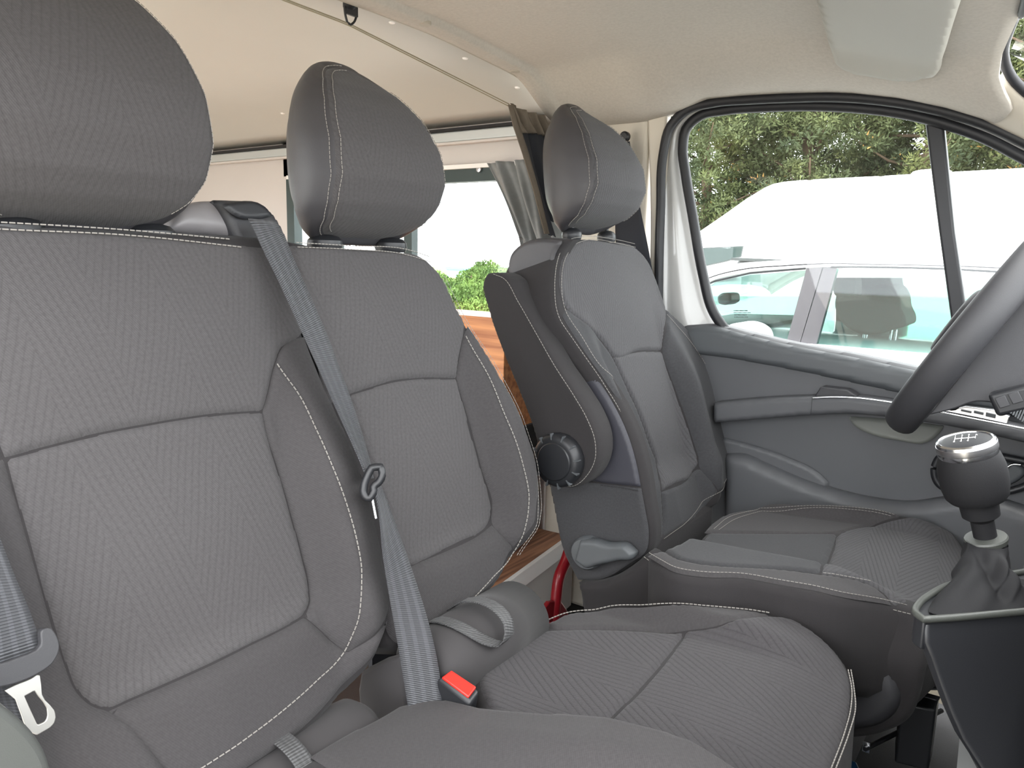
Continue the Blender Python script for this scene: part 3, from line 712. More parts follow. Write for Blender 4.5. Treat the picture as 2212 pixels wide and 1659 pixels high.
# near belt with its metal tongue (bottom left)
SB1 = Surf([-.834, 0, -.21], UY, VB, NB, lambda u, v: .075 + 0*u)
nb_ = thing('seat_belt', 'grey webbing seat belt with silver tongue hanging at the bottom left of the near seat', 'seat belt', SB1.P(np.array([.3]), np.array([-.25]))[0])
def on1(x, y): q = SB1.pix(x, y); return SB1.P(np.array([q[0]]), np.array([q[1]]))[0]
ribbon('belt_webbing', [on1(-75, 1140), on1(-50, 1230), on1(-30, 1330), on1(-22, 1440)], [on1(-5, 1150), on1(28, 1235), on1(62, 1315), on1(92, 1402)], MT['belt_web'], nb_)
ribbon('belt_webbing', [on1(-25, 1480)*1.03, on1(-5, 1560)*1.03, on1(10, 1620)*1.03], [on1(20, 1470)*1.03, on1(50, 1560)*1.03, on1(75, 1640)*1.03], MT['belt_web'], nb_)
def flat_px(pts, fn, ext): return np.array([fn(*p) for p in pts])
tp = smooth_line(flat_px([(-40, 1450), (20, 1425), (80, 1395), (84, 1360), (98, 1356), (116, 1375), (121, 1400), (108, 1430), (75, 1455), (30, 1475), (-40, 1490)], on1, 0), True, 4, 80)
prism('tongue_grip', tp + NB*.008, -NB*.016, MT['plastic_dark'], nb_, bev=.004)
tq = smooth_line(flat_px([(5, 1494), (30, 1480), (72, 1462), (84, 1452), (88, 1478), (90, 1500), (120, 1548), (116, 1562), (80, 1588), (66, 1582), (40, 1530), (28, 1504)], on1, 0), True, 4, 60)
ti = smooth_line(flat_px([(52, 1504), (74, 1492), (102, 1544), (99, 1555), (80, 1566)], on1, 0), True, 4, 60)
to = resample(tq, .001, True); 
def ring_match(O_, I_, n=64):
    O_ = resample(O_, .0005, True); I_ = resample(I_, .0005, True); c = I_.mean(0); e1 = nrm(I_[0]-c); e2 = np.cross(NB, e1)
    def byang(P):
        a = np.arctan2((P-c) @ e2, (P-c) @ e1); o = np.argsort(a); return a[o], P[o]
    T = np.linspace(-math.pi, math.pi, n, endpoint=False); r = []
    for P in (O_, I_):
        a, p = byang(P); a = np.r_[a-2*math.pi, a, a+2*math.pi]; p = np.vstack([p, p, p]); r.append(np.stack([np.interp(T, a, p[:, i]) for i in range(3)], 1))
    return r
ro_, ri_ = ring_match(tq, ti)
ring_prism('metal_tongue', ro_ + NB*.0012, ri_ + NB*.0012, -NB*.0024, MT['tongue_metal'], nb_, bev=.0006)

# ================================================================ DRIVER SEAT
ds = thing('driver_seat', 'charcoal leather and ribbed fabric driver seat with side armrest by the far door', 'car seat', (-.45, 1.5, -1.0))
YN = 1.285
o3 = np.vstack([S3.pixs([(1222, 517), (1262, 513), (1330, 519), (1375, 528), (1403, 558), (1424, 608), (1442, 663), (1482, 700), (1522, 750), (1557, 820), (1582, 890), (1593, 950), (1590, 1015), (1565, 1065), (1530, 1103), (1480, 1140), (1425, 1178)]), S3.pixs([(1408, 1185), (1400, 1100), (1385, 1005), (1362, 930), (1325, 858), (1283, 798), (1240, 735), (1208, 680), (1198, 625), (1198, 575), (1206, 535)])])
bk3 = slab('backrest', S3, o3, m_pl, ds, .125, R=.018, edge=.012, lift=-.003, res=.005)
m_dr, m_dp = MT['cloth_driver'], MT['cloth_driver_plain']
panel('upper_panel', S3, S3.pixs([(1255, 520), (1330, 526), (1372, 534), (1399, 563), (1420, 612), (1438, 666), (1436, 710), (1431, 756), (1380, 757), (1325, 769), (1302, 737), (1260, 695), (1224, 662), (1211, 620), (1214, 565), (1230, 533)]), m_dr, bk3, ew=.009, ed=.006, sharp=55, res=.004)
panel('lower_insert', S3, S3.pixs([(1326, 771), (1380, 759), (1431, 758), (1445, 800), (1470, 870), (1495, 940), (1509, 985), (1510, 1005), (1495, 1025), (1460, 1045), (1431, 1061), (1419, 1001), (1401, 950), (1362, 850)]), m_dr, bk3, ew=.012, ed=.007, sharp=60, res=.004)
panel('lower_band', S3, S3.pixs([(1431, 1063), (1495, 1027), (1512, 1012), (1552, 1062), (1520, 1100), (1475, 1135), (1430, 1165), (1435, 1121)]), m_dp, bk3, ew=.008, ed=.005, sharp=60, res=.004)
panel('side_bolster', S3, S3.pixs([(1440, 668), (1478, 704), (1517, 752), (1552, 822), (1577, 890), (1588, 950), (1585, 1012), (1554, 1060), (1513, 1008), (1511, 985), (1496, 940), (1446, 800), (1433, 757)]), m_dp, bk3, ew=.008, ed=.005, sharp=60, res=.004)
panel('side_bolster', S3, S3.pixs([(1226, 667), (1300, 737), (1323, 771), (1360, 850), (1399, 950), (1417, 1001), (1428, 1061), (1432, 1121), (1426, 1172), (1414, 1176), (1407, 1100), (1392, 1008), (1371, 932), (1336, 860), (1292, 797), (1248, 733), (1217, 682)]), m_dp, bk3, ew=.007, ed=.005, sharp=60, res=.004)
surf_stitch('stitching', S3, S3.pixs([(1438, 680), (1478, 725), (1528, 800), (1558, 870), (1574, 930), (1578, 980), (1570, 1025), (1548, 1065), (1500, 1105), (1428, 1166)]), MT['thread'], bk3, lift=.004, pitch=.0065, w=.00045)
inn = [(1370, 535), (1330, 526), (1262, 520), (1236, 532), (1216, 565), (1210, 620), (1218, 670), (1250, 722), (1298, 795), (1341, 862), (1376, 935), (1397, 1008), (1411, 1090), (1418, 1150)]
outn = [(1370, 527), (1330, 518), (1258, 512), (1224, 522), (1204, 560), (1197, 620), (1206, 685), (1238, 735), (1282, 798), (1322, 860), (1361, 935), (1383, 1008), (1398, 1090), (1403, 1160)]
surf_stitch('stitching', S3, S3.pixs(inn), MT['thread'], bk3, lift=.0035, pitch=.0065, w=.00045)
surf_stitch('stitching', S3, S3.pixs(outn), MT['thread'], bk3, lift=.0015, pitch=.0065, w=.00045)
# near side of the backrest
XZ = lambda y, h=None: Surf([0, y, 0], [1, 0, 0], [0, 0, 1], [0, -1, 0], h)
SS = XZ(YN)
side = [(1092, 585), (1098, 550), (1125, 522), (1165, 513), (1222, 516), (1203, 545), (1196, 600), (1202, 660), (1230, 722), (1278, 795), (1320, 858), (1358, 932), (1381, 1005), (1396, 1095), (1404, 1150), (1400, 1192), (1362, 1222), (1300, 1257), (1245, 1260), (1215, 1203), (1180, 1060), (1130, 840), (1105, 700)]
sb = slab('backrest_side', SS, SS.pixs(side), m_pl, ds, lambda u, v: .030 + 0*u, R=.022, edge=.018, lift=-.003, res=.005, sharp=60, back_r=0.0)
panel('shoulder_gusset', SS, SS.pixs([(1097, 585), (1102, 552), (1128, 526), (1168, 517), (1215, 520), (1199, 548), (1192, 600), (1196, 640), (1140, 634), (1120, 634)]), MT['leather'], sb, ew=.008, ed=.005, sharp=60, res=.004)
panel('middle_gusset', SS, SS.pixs([(1110, 640), (1142, 637), (1196, 643), (1205, 668), (1232, 728), (1276, 800), (1316, 860), (1353, 935), (1374, 1005), (1383, 1052), (1290, 1042), (1200, 1020), (1150, 850)]), MT['leather_soft'], sb, ew=.008, ed=.005, sharp=60, res=.004)
panel('lower_gusset', SS, SS.pixs([(1186, 1035), (1290, 1045), (1384, 1056), (1392, 1100), (1400, 1150), (1395, 1190), (1360, 1217), (1300, 1251), (1248, 1254), (1220, 1200), (1196, 1090)]), MT['cloth_driver_plain'], sb, ew=.008, ed=.005, sharp=60, res=.004)
surf_stitch('stitching', SS, SS.pixs([(1300, 1047), (1340, 1052), (1384, 1060)]), MT['seam_dark'], sb, lift=.004)
posts(bk3, None, 1.43, 1.585, -.872, .048, .09, .022)
headrest(bk3, 1.478, .075, .050, .94, MT['cloth_driver'], MT['leather'], .96)
# armrest folded up along the near side
YA = 1.205
SA = XZ(YA)
arm_px = [(1042, 605), (1047, 594), (1066, 589), (1090, 597), (1122, 648), (1163, 720), (1203, 790), (1243, 852), (1272, 902), (1289, 950), (1290, 990), (1273, 1030), (1240, 1055), (1200, 1047), (1172, 1012), (1150, 930), (1120, 850), (1085, 765), (1055, 680)]
arm = slab('armrest', SA, SA.pixs(arm_px), m_pl, ds, .062, R=.010, edge=.008, res=.004, sharp=75, lift=0)
surf_stitch('stitching', SA, SA.pixs([(1066, 592), (1088, 601), (1119, 651), (1160, 723), (1200, 793), (1240, 855), (1268, 904), (1285, 950), (1286, 990), (1269, 1026), (1238, 1050), (1202, 1043), (1178, 1016)]), MT['thread'], arm, lift=.0005, pitch=.0062, w=.00045)
surf_stitch('stitching', SS, SS.pixs([(1128, 600), (1155, 650), (1195, 722), (1235, 792), (1272, 855), (1300, 905)], .012), MT['thread'], arm, lift=.012, pitch=.007, w=.00045)
# recline dial on the armrest pivot
dc = atY(1211, 992, YA-.004)
dial = lathe('recline_dial', dc, [0, -1, 0], [(.050, -.006), (.052, .0), (.0525, .010), (.050, .018), (.046, .022), (.0385, .0235)], MT['plastic_black'], arm, seg=40)
lathe('dial_cap', dc, [0, -1, 0], [(.0365, .015), (.0365, .0255), (.0345, .0275), (.02, .0285), (.002, .0285)], MT['plastic_black'], dial, seg=40)
nub = []
for k in range(12):
    a = 2*math.pi*k/12 + .2; e = np.array([math.cos(a), 0, math.sin(a)]); tt = np.array([-math.sin(a), 0, math.cos(a)])
    nub.append(box_mesh(dc + e*.0475 + np.array([0, -.018, 0]), e*.006, tt*.0012, [0, .005, 0]))
V_, F_ = join(nub); obj('grip_ridge', V_, F_, MT['plastic_mid'], dial, smooth=False, kind='stuff')
# lever
lc = atY(1272, 1192, YN-.008)
lv = lathe('recline_lever', lc, [0, -1, 0], [(.034, -.006), (.034, .012), (.030, .018), (.01, .020), (.001, .020)], MT['plastic_mid'], ds, seg=36)
LV = XZ(YN-.012)
slab('lever_handle', LV, LV.pixs([(1262, 1162), (1290, 1162), (1320, 1170), (1358, 1172), (1378, 1190), (1376, 1200), (1345, 1206), (1300, 1216), (1275, 1222), (1250, 1205)]), MT['plastic_mid'], lv, .02, R=.009, edge=.008, lift=.022, res=.003, sharp=60)
# cushion
SD = plane_surf([-.35, 0, -.548], 2.5, h_cush(1.50, .155, .040, x1=.24))
old = SD.pixs([(1400, 1196), (1420, 1190), (1470, 1165), (1530, 1138), (1572, 1112), (1630, 1094), (1720, 1086), (1850, 1089), (1945, 1106), (2020, 1126), (2065, 1148), (2086, 1178), (2090, 1215), (2078, 1258), (2040, 1300), (1985, 1324), (1900, 1304), (1800, 1290), (1700, 1270), (1600, 1252), (1520, 1249), (1460, 1240), (1425, 1222)])
cu3 = slab('seat_cushion', SD, old, m_pl, ds, .16, R=.018, edge=.012, lift=-.003, res=.006, back_r=.04)
panel('seat_insert', SD, SD.pixs([(1436, 1188), (1480, 1168), (1530, 1152), (1640, 1153), (1808, 1154), (1800, 1180), (1788, 1212), (1770, 1238), (1700, 1230), (1600, 1224), (1550, 1221), (1470, 1208)]), MT['cloth_driver_plain'], cu3, ew=.010, ed=.006, sharp=55)
panel('front_panel', SD, SD.pixs([(1811, 1154), (1880, 1137), (1950, 1117), (2020, 1133), (2058, 1152), (2078, 1180), (2081, 1213), (2070, 1252), (2036, 1292), (1985, 1314), (1928, 1302), (1908, 1278), (1875, 1260), (1773, 1240), (1791, 1212), (1803, 1180)]), MT['cloth_driver'], cu3, ew=.010, ed=.006, sharp=60)
panel('side_bolster', SD, SD.pixs([(1520, 1150), (1546, 1124), (1580, 1108), (1640, 1095), (1740, 1089), (1850, 1093), (1948, 1114), (1880, 1135), (1808, 1152), (1640, 1151)]), MT['cloth_twill'], cu3, ew=.008, ed=.005, sharp=60)
panel('side_bolster', SD, SD.pixs([(1398, 1198), (1434, 1190), (1470, 1210), (1550, 1223), (1600, 1226), (1700, 1232), (1772, 1241), (1875, 1262), (1906, 1280), (1926, 1304), (1800, 1282), (1700, 1262), (1600, 1245), (1520, 1243), (1462, 1234), (1425, 1215)]), MT['cloth_twill'], cu3, ew=.007, ed=.005, sharp=60)
for pts in ([(1542, 1146), (1580, 1118), (1640, 1101), (1740, 1096), (1850, 1100), (1940, 1118)], [(1553, 1148), (1590, 1124), (1645, 1107), (1740, 1101), (1850, 1105), (1930, 1120)], [(1778, 1242), (1830, 1250), (1890, 1262)]):
    surf_stitch('stitching', SD, SD.pixs(pts), MT['thread'], cu3, lift=.004, pitch=.0065, w=.00045)
# near side skirt of the cushion with its double stitching
SK = XZ(1.272, lambda u, v: .012*np.exp(-((v+.62)/.05)**2))
skirt = [(1245, 1262), (1300, 1259), (1362, 1225), (1396, 1196), (1424, 1216), (1460, 1236), (1520, 1246), (1600, 1249), (1700, 1267), (1800, 1287), (1900, 1303), (1978, 1322), (2002, 1390), (1990, 1480), (1960, 1560), (1900, 1590), (1840, 1600), (1500, 1560), (1262, 1380)]
sk = slab('cushion_side', SK, SK.pixs(skirt), m_pl, ds, .035, R=.016, edge=.012, res=.006, sharp=60)
surf_stitch('stitching', SK, SK.pixs([(1392, 1202), (1420, 1222), (1460, 1242), (1520, 1252), (1600, 1255), (1700, 1273), (1800, 1293), (1900, 1309), (1970, 1326)]), MT['thread'], sk, lift=.002, pitch=.0065, w=.00045)
surf_stitch('stitching', SD, SD.pixs([(1402, 1198), (1428, 1213), (1462, 1230), (1520, 1239), (1600, 1242), (1700, 1259), (1800, 1279), (1900, 1297), (1970, 1314)]), MT['thread'], sk, lift=.0035, pitch=.0065, w=.00045)
SK2 = XZ(1.262)
slab('base_cover', SK2, SK2.pixs([(1560, 1345), (1760, 1355), (1850, 1385), (1905, 1430), (1945, 1490), (1935, 1540), (1890, 1572), (1840, 1580), (1560, 1560)]), MT['plastic_dark'], ds, .40, R=.02, edge=.014, lift=.006, res=.008)
box('gap_filler', [-.68, 1.31, -.66], [-.61, 1.70, -.56], m_pl, ds, bev=.02)  # added dark box, blocks the bright sliver under the backrest
box('seat_base', [-.62, 1.30, -.98], [-.22, 1.72, -.74], MT['plastic_dark'], ds, bev=.02)
# ================================================================ SHELL OF THE CAB AND THE LIVING SPACE BEHIND
YD = 1.82
def xz(y, pts): return np.array([atY(*p, y) for p in pts])
ARY = np.array([-.1, .1, .35, .7, 1.075, 1.27, 1.573, 1.70, 1.764, 1.82, 1.9]); ARZ = np.array([.30, .385, .44, .462, .469, .467, .444, .417, .390, .368, .30])
arch = lambda y: np.interp(y, ARY, ARZ)
def archs(y): y = np.asarray(y, float); return (arch(y-.05) + arch(y+.05) + 2*arch(y) + arch(y-.025) + arch(y+.025))/6
# --- rear ceiling board
ys = np.linspace(.08, 1.82, 30); xs = np.linspace(-3.6, -1.10, 12)
ceil = strip('ceiling', [[(x, y, arch(y) + .012) for y in ys] for x in xs], MT['ceiling_board'], kind='structure', thick=.01)
SCe = Surf([0, 0, .50], [1, 0, 0], UY, [0, 0, -1], lambda u, v: .50 - arch(v) - .010)
for px, py in ((1118, 187), (1005, 123), (847, 45), (611, 243), (562, 352)):
    q = SCe.pix(px, py); p = SCe.P(np.array([q[0]]), np.array([q[1]]))[0]
    lathe('screw_cap', p + [0, 0, .004], [0, 0, -1], [(.0085, 0), (.0085, .005), (.006, .009), (.001, .0105)], MT['screw_cap'], ceil, seg=20)
# --- cloth headliner over the cab with its rear rim
sx = xz(YD, [(1437, 300), (1448, 272), (1480, 238), (1540, 221), (1620, 214), (1700, 210), (1800, 208), (1850, 210), (1950, 221), (2050, 242), (2130, 267), (2212, 304), (2330, 362)])
zseal = lambda x: np.interp(x, np.r_[-1.2, -.90, -.80, sx[3:, 0]], np.r_[.335, .335, .350, sx[3:, 2]])
xw = lambda y: np.interp(y, [.0, .4, .9, 1.377, 1.58, 1.63, 1.66, 1.70, 1.80], [-.14, -.075, -.05, -.093, -.128, -.133, -.126, -.110, -.150])
def zhl(x, y):
    z = archs(y) - .085*sstep(-.55, -.12, x) - .014*(1 - sstep(-1.088, -1.078, x))
    z = z + .018*np.exp(-((x+.62)/.22)**2)*np.exp(-((y-1.45)/.14)**2)
    b = sstep(1.56, 1.80, y); return z*(1-b) + (zseal(x) + .006)*b
rows = []
for t in np.r_[0, .02, .038, .042, .046, .050, .06, np.linspace(.08, 1, 52)]:
    r = []
    for y in np.r_[np.linspace(.02, 1.5, 26), np.linspace(1.54, 1.815, 16)]:
        x = -1.13 + t*(xw(y) + 1.13)
        r.append((x, y, float(zhl(np.array(x), y))))
    rows.append(r)
hl = strip('ceiling', rows, MT['headliner'], kind='structure', thick=.008)
SHl = Surf([0, 0, .50], [1, 0, 0], UY, [0, 0, -1], lambda u, v: .50 - archs(v) + .016)
for px, py in ((918, 51), (1113, 153)):
    q = SHl.pix(px, py); p = SHl.P(np.array([q[0]]), np.array([q[1]]))[0]
    lathe('trim_plug', p + [0, 0, .003], [0, 0, -1], [(.013, 0), (.013, .004), (.011, .006), (.001, .0065)], MT['plug'], hl, seg=24)
tube('headliner_rim', [(-1.128, y, archs(y) - .015) for y in np.linspace(.05, 1.80, 40)], .004, MT['plug'], hl, seg=8)
# --- B pillar trim, wall beside it
bp_ = setting('trim_1', (-1.0, 1.83, -1.0))
box('pillar_panel', [-1.16, 1.80, -1.0], [-.885, 1.86, .372], MT['pillar_trim'], bp_, bev=.012)
prism('pillar_cover', smooth_line(xz(1.798, [(1398, 244), (1440, 240), (1436, 330), (1425, 460), (1421, 640), (1421, 1000), (1402, 1000), (1402, 640), (1404, 460)]), True, 4, 50), [0, .03, 0], MT['pillar_trim'], bp_, bev=.010)
# --- A pillar trim
wsp = [((2168, 150), 1.652), ((2186, 180), 1.672), ((2214, 205), 1.69), ((2300, 275), 1.71), ((2450, 400), 1.73), ((2800, 700), 1.75)]
wsc = np.array([atY(*p, y) for p, y in wsp]); dsc = xz(1.80, [(2112, 256), (2160, 280), (2214, 305), (2300, 350), (2450, 450), (2800, 720)])
wsc = resample(smooth_line(wsc, False, 6), .03); dsc = resample(smooth_line(dsc, False, 6), .03)
K = 24
def res_n(P, n): s = np.r_[0, np.cumsum(np.linalg.norm(np.diff(P, axis=0), axis=1))]; t = np.linspace(0, s[-1], n); return np.stack([np.interp(t, s, P[:, k]) for k in range(3)], 1)
wsc = res_n(wsc, K); dsc = res_n(dsc, K)
strip('trim_2', [wsc*(1-t) + dsc*t + np.array([0, -.015, -.006])*math.sin(math.pi*t) for t in np.linspace(0, 1, 8)], MT['pillar_trim'], kind='structure', thick=.006)
# --- windscreen
w2 = setting('window_2', (0.3, .9, .1))
head = np.array([(float(xw(y)), y, float(archs(y)) - .088) for y in np.linspace(.02, 1.56, 20)])
seal = np.vstack([head[:-2], [atY(2186, 38, 1.535), atY(2168, 82, 1.595), atY(2161, 112, 1.63), atY(2165, 142, 1.65), atY(2180, 172, 1.668), atY(2212, 204, 1.69)], wsc[2:]])
seal = smooth_line(seal, False, 3, 100)
tube('screen_seal', resample(seal, .015) + [.004, 0, .002], .009, MT['rubber'], w2, seg=8)
cowl = np.array([(.72 - .12*abs(y-.9), y, -.16) for y in np.linspace(.02, 1.80, 30)])
hd = res_n(np.vstack([head, [atY(2160, 122, 1.625)]]), 30)
hd2 = hd.copy(); 
strip('glass', [hd + [.012, 0, .004], (hd*.5 + cowl*.5) + [.02, 0, .03], cowl], MT['glass_clear'], w2)
# --- floor, near-side body wall behind the open door, rear wall
box('floor', [-1.5, .02, -1.06], [.9, 1.9, -1.0], MT['floor_rubber'], kind='structure'); box('floor', [-3.6, .02, -1.06], [-1.5, 1.9, -.99], MT['bounce_floor'], kind='structure')  # unseen rear floor, added in a pale tone to bounce daylight upward
wr = setting('wall_right', (-2.3, .03, -1.0))
box('wall_panel', [-3.6, .0, -1.0], [-2.75, .05, .43], MT['wall_board'], wr); box('wall_panel', [-1.32, .0, -1.0], [-1.14, .05, .43], MT['wall_board'], wr); box('wall_panel', [-2.75, .0, .33], [-1.32, .05, .43], MT['wall_board'], wr)   # unseen opening, added to let daylight onto the rear ceiling
wb = setting('wall_back', (-3.6, .9, -1.0))
box('wall_panel', [-3.66, .05, -1.0], [-3.6, 1.82, -.02], MT['wall_board'], wb); box('wall_panel', [-3.66, .05, .17], [-3.6, 1.82, .48], MT['wall_board'], wb)
box('wall_panel', [-3.66, .05, -.02], [-3.6, .30, .17], MT['wall_board'], wb)
w3 = setting('window_3', (-3.63, 1.0, -.02))
for y0, y1 in ((.98, 1.03), (1.55, 1.58), (1.76, 1.82)): box('window_post', [-3.65, y0, -.02], [-3.60, y1, .17], MT['window_gasket'], w3)
box('glass', [-3.645, .30, -.02], [-3.64, 1.80, .17], MT['glass_clear'], w3)
# --- far wall with the sliding window
wl = setting('wall_left', (-2.4, 1.85, -1.0))
box('wall_panel', [-3.6, 1.82, -1.0], [-2.285, 1.86, .44], MT['wall_board'], wl)
box('wall_panel', [-2.34, 1.82, .262], [-1.0, 1.86, .44], MT['wall_board'], wl)
box('wall_panel', [-2.34, 1.82, -1.0], [-1.14, 1.86, -.205], MT['wall_board'], wl)
box('wall_panel', [-1.22, 1.82, -.205], [-1.14, 1.86, .262], MT['wall_board'], wl)
box('wall_rail', [-3.6, 1.795, .328], [-1.05, 1.82, .358], MT['rail_metal'], wl, bev=.004)
box('rail_lip', [-3.6, 1.79, .320], [-1.05, 1.81, .328], MT['wall_board'], wl, bev=.002)
box('rail_gap', [-3.6, 1.788, .3585], [-1.05, 1.812, .3665], MT['seam_dark'], wl)
w1 = setting('window_1', (-1.75, 1.85, -.2))
fo = np.array([[-2.34, 1.80, -.205], [-1.20, 1.80, -.205], [-1.20, 1.80, .262], [-2.34, 1.80, .262]]); fi = np.array([[-2.315, 1.80, -.190], [-1.225, 1.80, -.190], [-1.225, 1.80, .250], [-2.315, 1.80, .250]])
box('white_frame', [-2.30, 1.80, .250], [-1.20, 1.83, .262], MT['screw_cap'], w1); box('white_frame', [-2.30, 1.81, -.205], [-1.20, 1.83, -.196], MT['screw_cap'], w1)
fi2 = np.array([[-2.275, 1.81, -.186], [-1.26, 1.81, -.186], [-1.26, 1.81, .213], [-2.275, 1.81, .213]])
fo2 = fi + [0, .01, 0]
ring_prism('window_gasket', fo2, fi2, [0, .035, 0], MT['window_gasket'], w1)
box('window_post', [-1.735, 1.812, -.19], [-1.700, 1.84, .25], MT['window_gasket'], w1); box('window_post', [-2.10, 1.812, -.19], [-2.045, 1.84, .25], MT['window_gasket'], w1)
lathe('window_latch', atY(1036, 366, 1.808), [0, -1, 0], [(.009, 0), (.008, .006), (.001, .007)], MT['satin_metal'], w1, seg=16)
box('glass', [-2.28, 1.838, -.19], [-1.24, 1.842, .22], MT['glass_clear'], w1)

# ================================================================ DRIVER DOOR
dr = setting('door_1', (-.5, YD, -1.0))
outer = [(1422, 760), (1423, 600), (1427, 450), (1433, 330), (1447, 275), (1480, 240), (1540, 222), (1620, 215), (1700, 211), (1800, 209), (1850, 211), (1950, 222), (2050, 243), (2130, 268), (2212, 306), (2330, 364), (2600, 520)]
inner = [(1572, 720), (1540, 672), (1518, 590), (1497, 470), (1481, 375), (1475, 318), (1483, 277), (1512, 250), (1565, 238), (1650, 231), (1750, 228), (1850, 232), (1950, 244), (2050, 269), (2130, 298), (2212, 340), (2330, 400), (2600, 560)]
O3 = res_n(smooth_line(xz(YD-.01, outer), False, 8), 120); I3 = res_n(smooth_line(xz(YD+.02, inner), False, 8), 120)
tube('door_seal', res_n(smooth_line(xz(YD-.025, outer), False, 8), 120), .0115, MT['rubber'], dr, seg=12)
tube('door_seal', res_n(smooth_line(xz(YD-.033, [(x-4, y) for x, y in outer[:5]]), False, 8), 60), .004, MT['rubber'], dr, seg=8)
rows = []
for t, yo in ((0, 0), (.12, .012), (.25, .010), (.45, -.006), (.6, -.004), (.8, .012), (1, .02)):
    rows.append(O3*(1-t) + I3*t + [0, yo, 0])
strip('window_frame', rows, MT['body_paint'], dr, thick=.004)
tube('window_gasket', res_n(smooth_line(xz(YD+.008, inner), False, 8), 140), .0125, MT['rubber'], dr, seg=12)
bar = xz(YD+.01, [(1995, 240), (2037, 252), (2062, 500), (2090, 690), (2057, 715), (2025, 480)])
prism('division_bar', bar, [0, .03, 0], MT['rubber'], dr, bev=.005)
gp = np.vstack([xz(YD+.022, inner[:-1]), xz(YD+.022, [(2330, 900), (2000, 830), (1600, 740)])])
prism('glass', gp, [0, .003, 0], MT['glass_clear'], dr)
# small etched maker's text on the glass corner (unreadable marks)
tv = []
for r, (n, x0) in enumerate(((9, 1586), (11, 1586), (8, 1588), (9, 1587))):
    for k in range(n):
        a = atY(x0 + k*3.4, 671 + r*4.6, YD+.020); h_ = .0011 if r else .0016
        tv.append(box_mesh(a, [.0010 + .0004*((k*7+r) % 3), 0, 0], [0, .0002, 0], [0, 0, h_*.7]))
V_, F_ = join(tv); obj('glass_marking', V_, F_, MT['seam_dark'], dr, smooth=False, kind='stuff')
# lining
def SDh(u, v): return 0*u
SDr = XZ(YD-.015)
lin = SDr.pixs([(1425, 708), (1500, 702), (1537, 701), (1600, 716), (1700, 740), (1850, 768), (1985, 797), (2212, 838), (2420, 880), (2420, 1480), (1425, 1480)])
door_p = slab('door_lining', SDr, lin, MT['plastic_door'], dr, .05, R=.016, edge=.014, res=.012, sharp=40)
panel('upper_trim', XZ(YD-.030), XZ(YD-.030).pixs([(1440, 716), (1500, 706), (1537, 706), (1600, 722), (1700, 746), (1850, 775), (1985, 804), (2212, 846), (2400, 884), (2400, 950), (2212, 908), (1985, 862), (1850, 832), (1700, 800), (1560, 775), (1440, 760)]), MT['plastic_mid'], door_p, res=.008, ew=.012, ed=.018, lift=0, sharp=50)
SAr = XZ(YD-.070)
ar = slab('door_armrest', SAr, SAr.pixs([(1540, 872), (1600, 866), (1752, 858), (1840, 858), (1930, 869), (2050, 893), (2212, 925), (2400, 965), (2400, 1002), (2212, 957), (2050, 921), (1930, 903), (1840, 895), (1750, 898), (1640, 906), (1540, 914)]), MT['plastic_door'], door_p, .065, R=.007, edge=.006, res=.006, sharp=60)
tube('chrome_strip', resample(smooth_line(xz(YD-.076, [(1756, 860), (1790, 858), (1840, 859), (1930, 870), (2050, 894), (2212, 926)]), False, 6), .01), .0022, MT['chrome'], ar, seg=8)
prism('armrest_pad', xz(YD-.062, [(1758, 858), (1772, 836), (1830, 843), (1852, 857)]), [0, .04, 0], MT['plastic_dark'], ar, bev=.003)
box('armrest_joint', atY(1751, 897, YD-.0765), atY(1754, 859, YD-.0740) + [.001, 0, 0], MT['rubber'], ar)
sw = xz(YD-.068, [(2040, 889), (2085, 878), (2150, 886), (2182, 900), (2176, 917), (2110, 903)])
swp = prism('window_switch', sw, [0, .02, 0], MT['satin_metal'], ar, bev=.002)
for a, b in (((2076, 884), (2098, 893)), ((2104, 887), (2124, 897)), ((2130, 891), (2150, 904))):
    p, q = atY(a[0], a[1], YD-.0705), atY(b[0], b[1], YD-.0705)
    prism('switch_key', np.array([[p[0], p[1], p[2]], [q[0], p[1], p[2]-.002], [q[0], p[1], q[2]], [p[0], p[1], q[2]+.002]]), [0, .004, 0], MT['plastic_mid'], swp, bev=.0008)
SRc = XZ(YD-.018)
panel('grip_recess', SRc, SRc.pixs([(1832, 899), (1930, 906), (2040, 920), (2026, 938), (2003, 953), (1940, 948), (1880, 934), (1848, 918)]), MT['plastic_lit'], door_p, res=.004, ew=.006, ed=.006, lift=.003, extra=lambda u, v, d: .035*sstep(-.372, -.33, -v-.70)*0 + .020*np.clip((-.325-v)/.05, 0, 1), sharp=70)  # paler than the lining: light caught by the recess, put into the colour
SPk = XZ(YD-.060)
slab('door_pocket', SPk, SPk.pixs([(1560, 985), (1600, 985), (1640, 1002), (1740, 1045), (1850, 1078), (1960, 1092), (2060, 1080), (2145, 1082), (2212, 1103), (2400, 1150), (2400, 1500), (1560, 1500)]), MT['plastic_door'], door_p, .05, R=.022, edge=.020, res=.010, sharp=60)
SPp = XZ(YD-.024)
panel('speaker_cover', SPp, SPp.pixs([(1560, 945), (1600, 955), (1700, 988), (1768, 1022), (1791, 1045), (1780, 1062), (1740, 1055), (1640, 1010), (1560, 985)]), MT['plastic_door'], door_p, res=.005, ew=.006, ed=.008, lift=.004, sharp=70)
hb = [(2032, 987), (2060, 980), (2110, 977), (2170, 988), (2240, 1012), (2246, 1030), (2215, 1050), (2175, 1062), (2130, 1066), (2060, 1062), (2028, 1046), (2018, 1015)]
hn = prism('door_handle', smooth_line(xz(YD-.022, hb), True, 5, 80), [0, .008, 0], MT['rubber'], door_p, bev=.003)
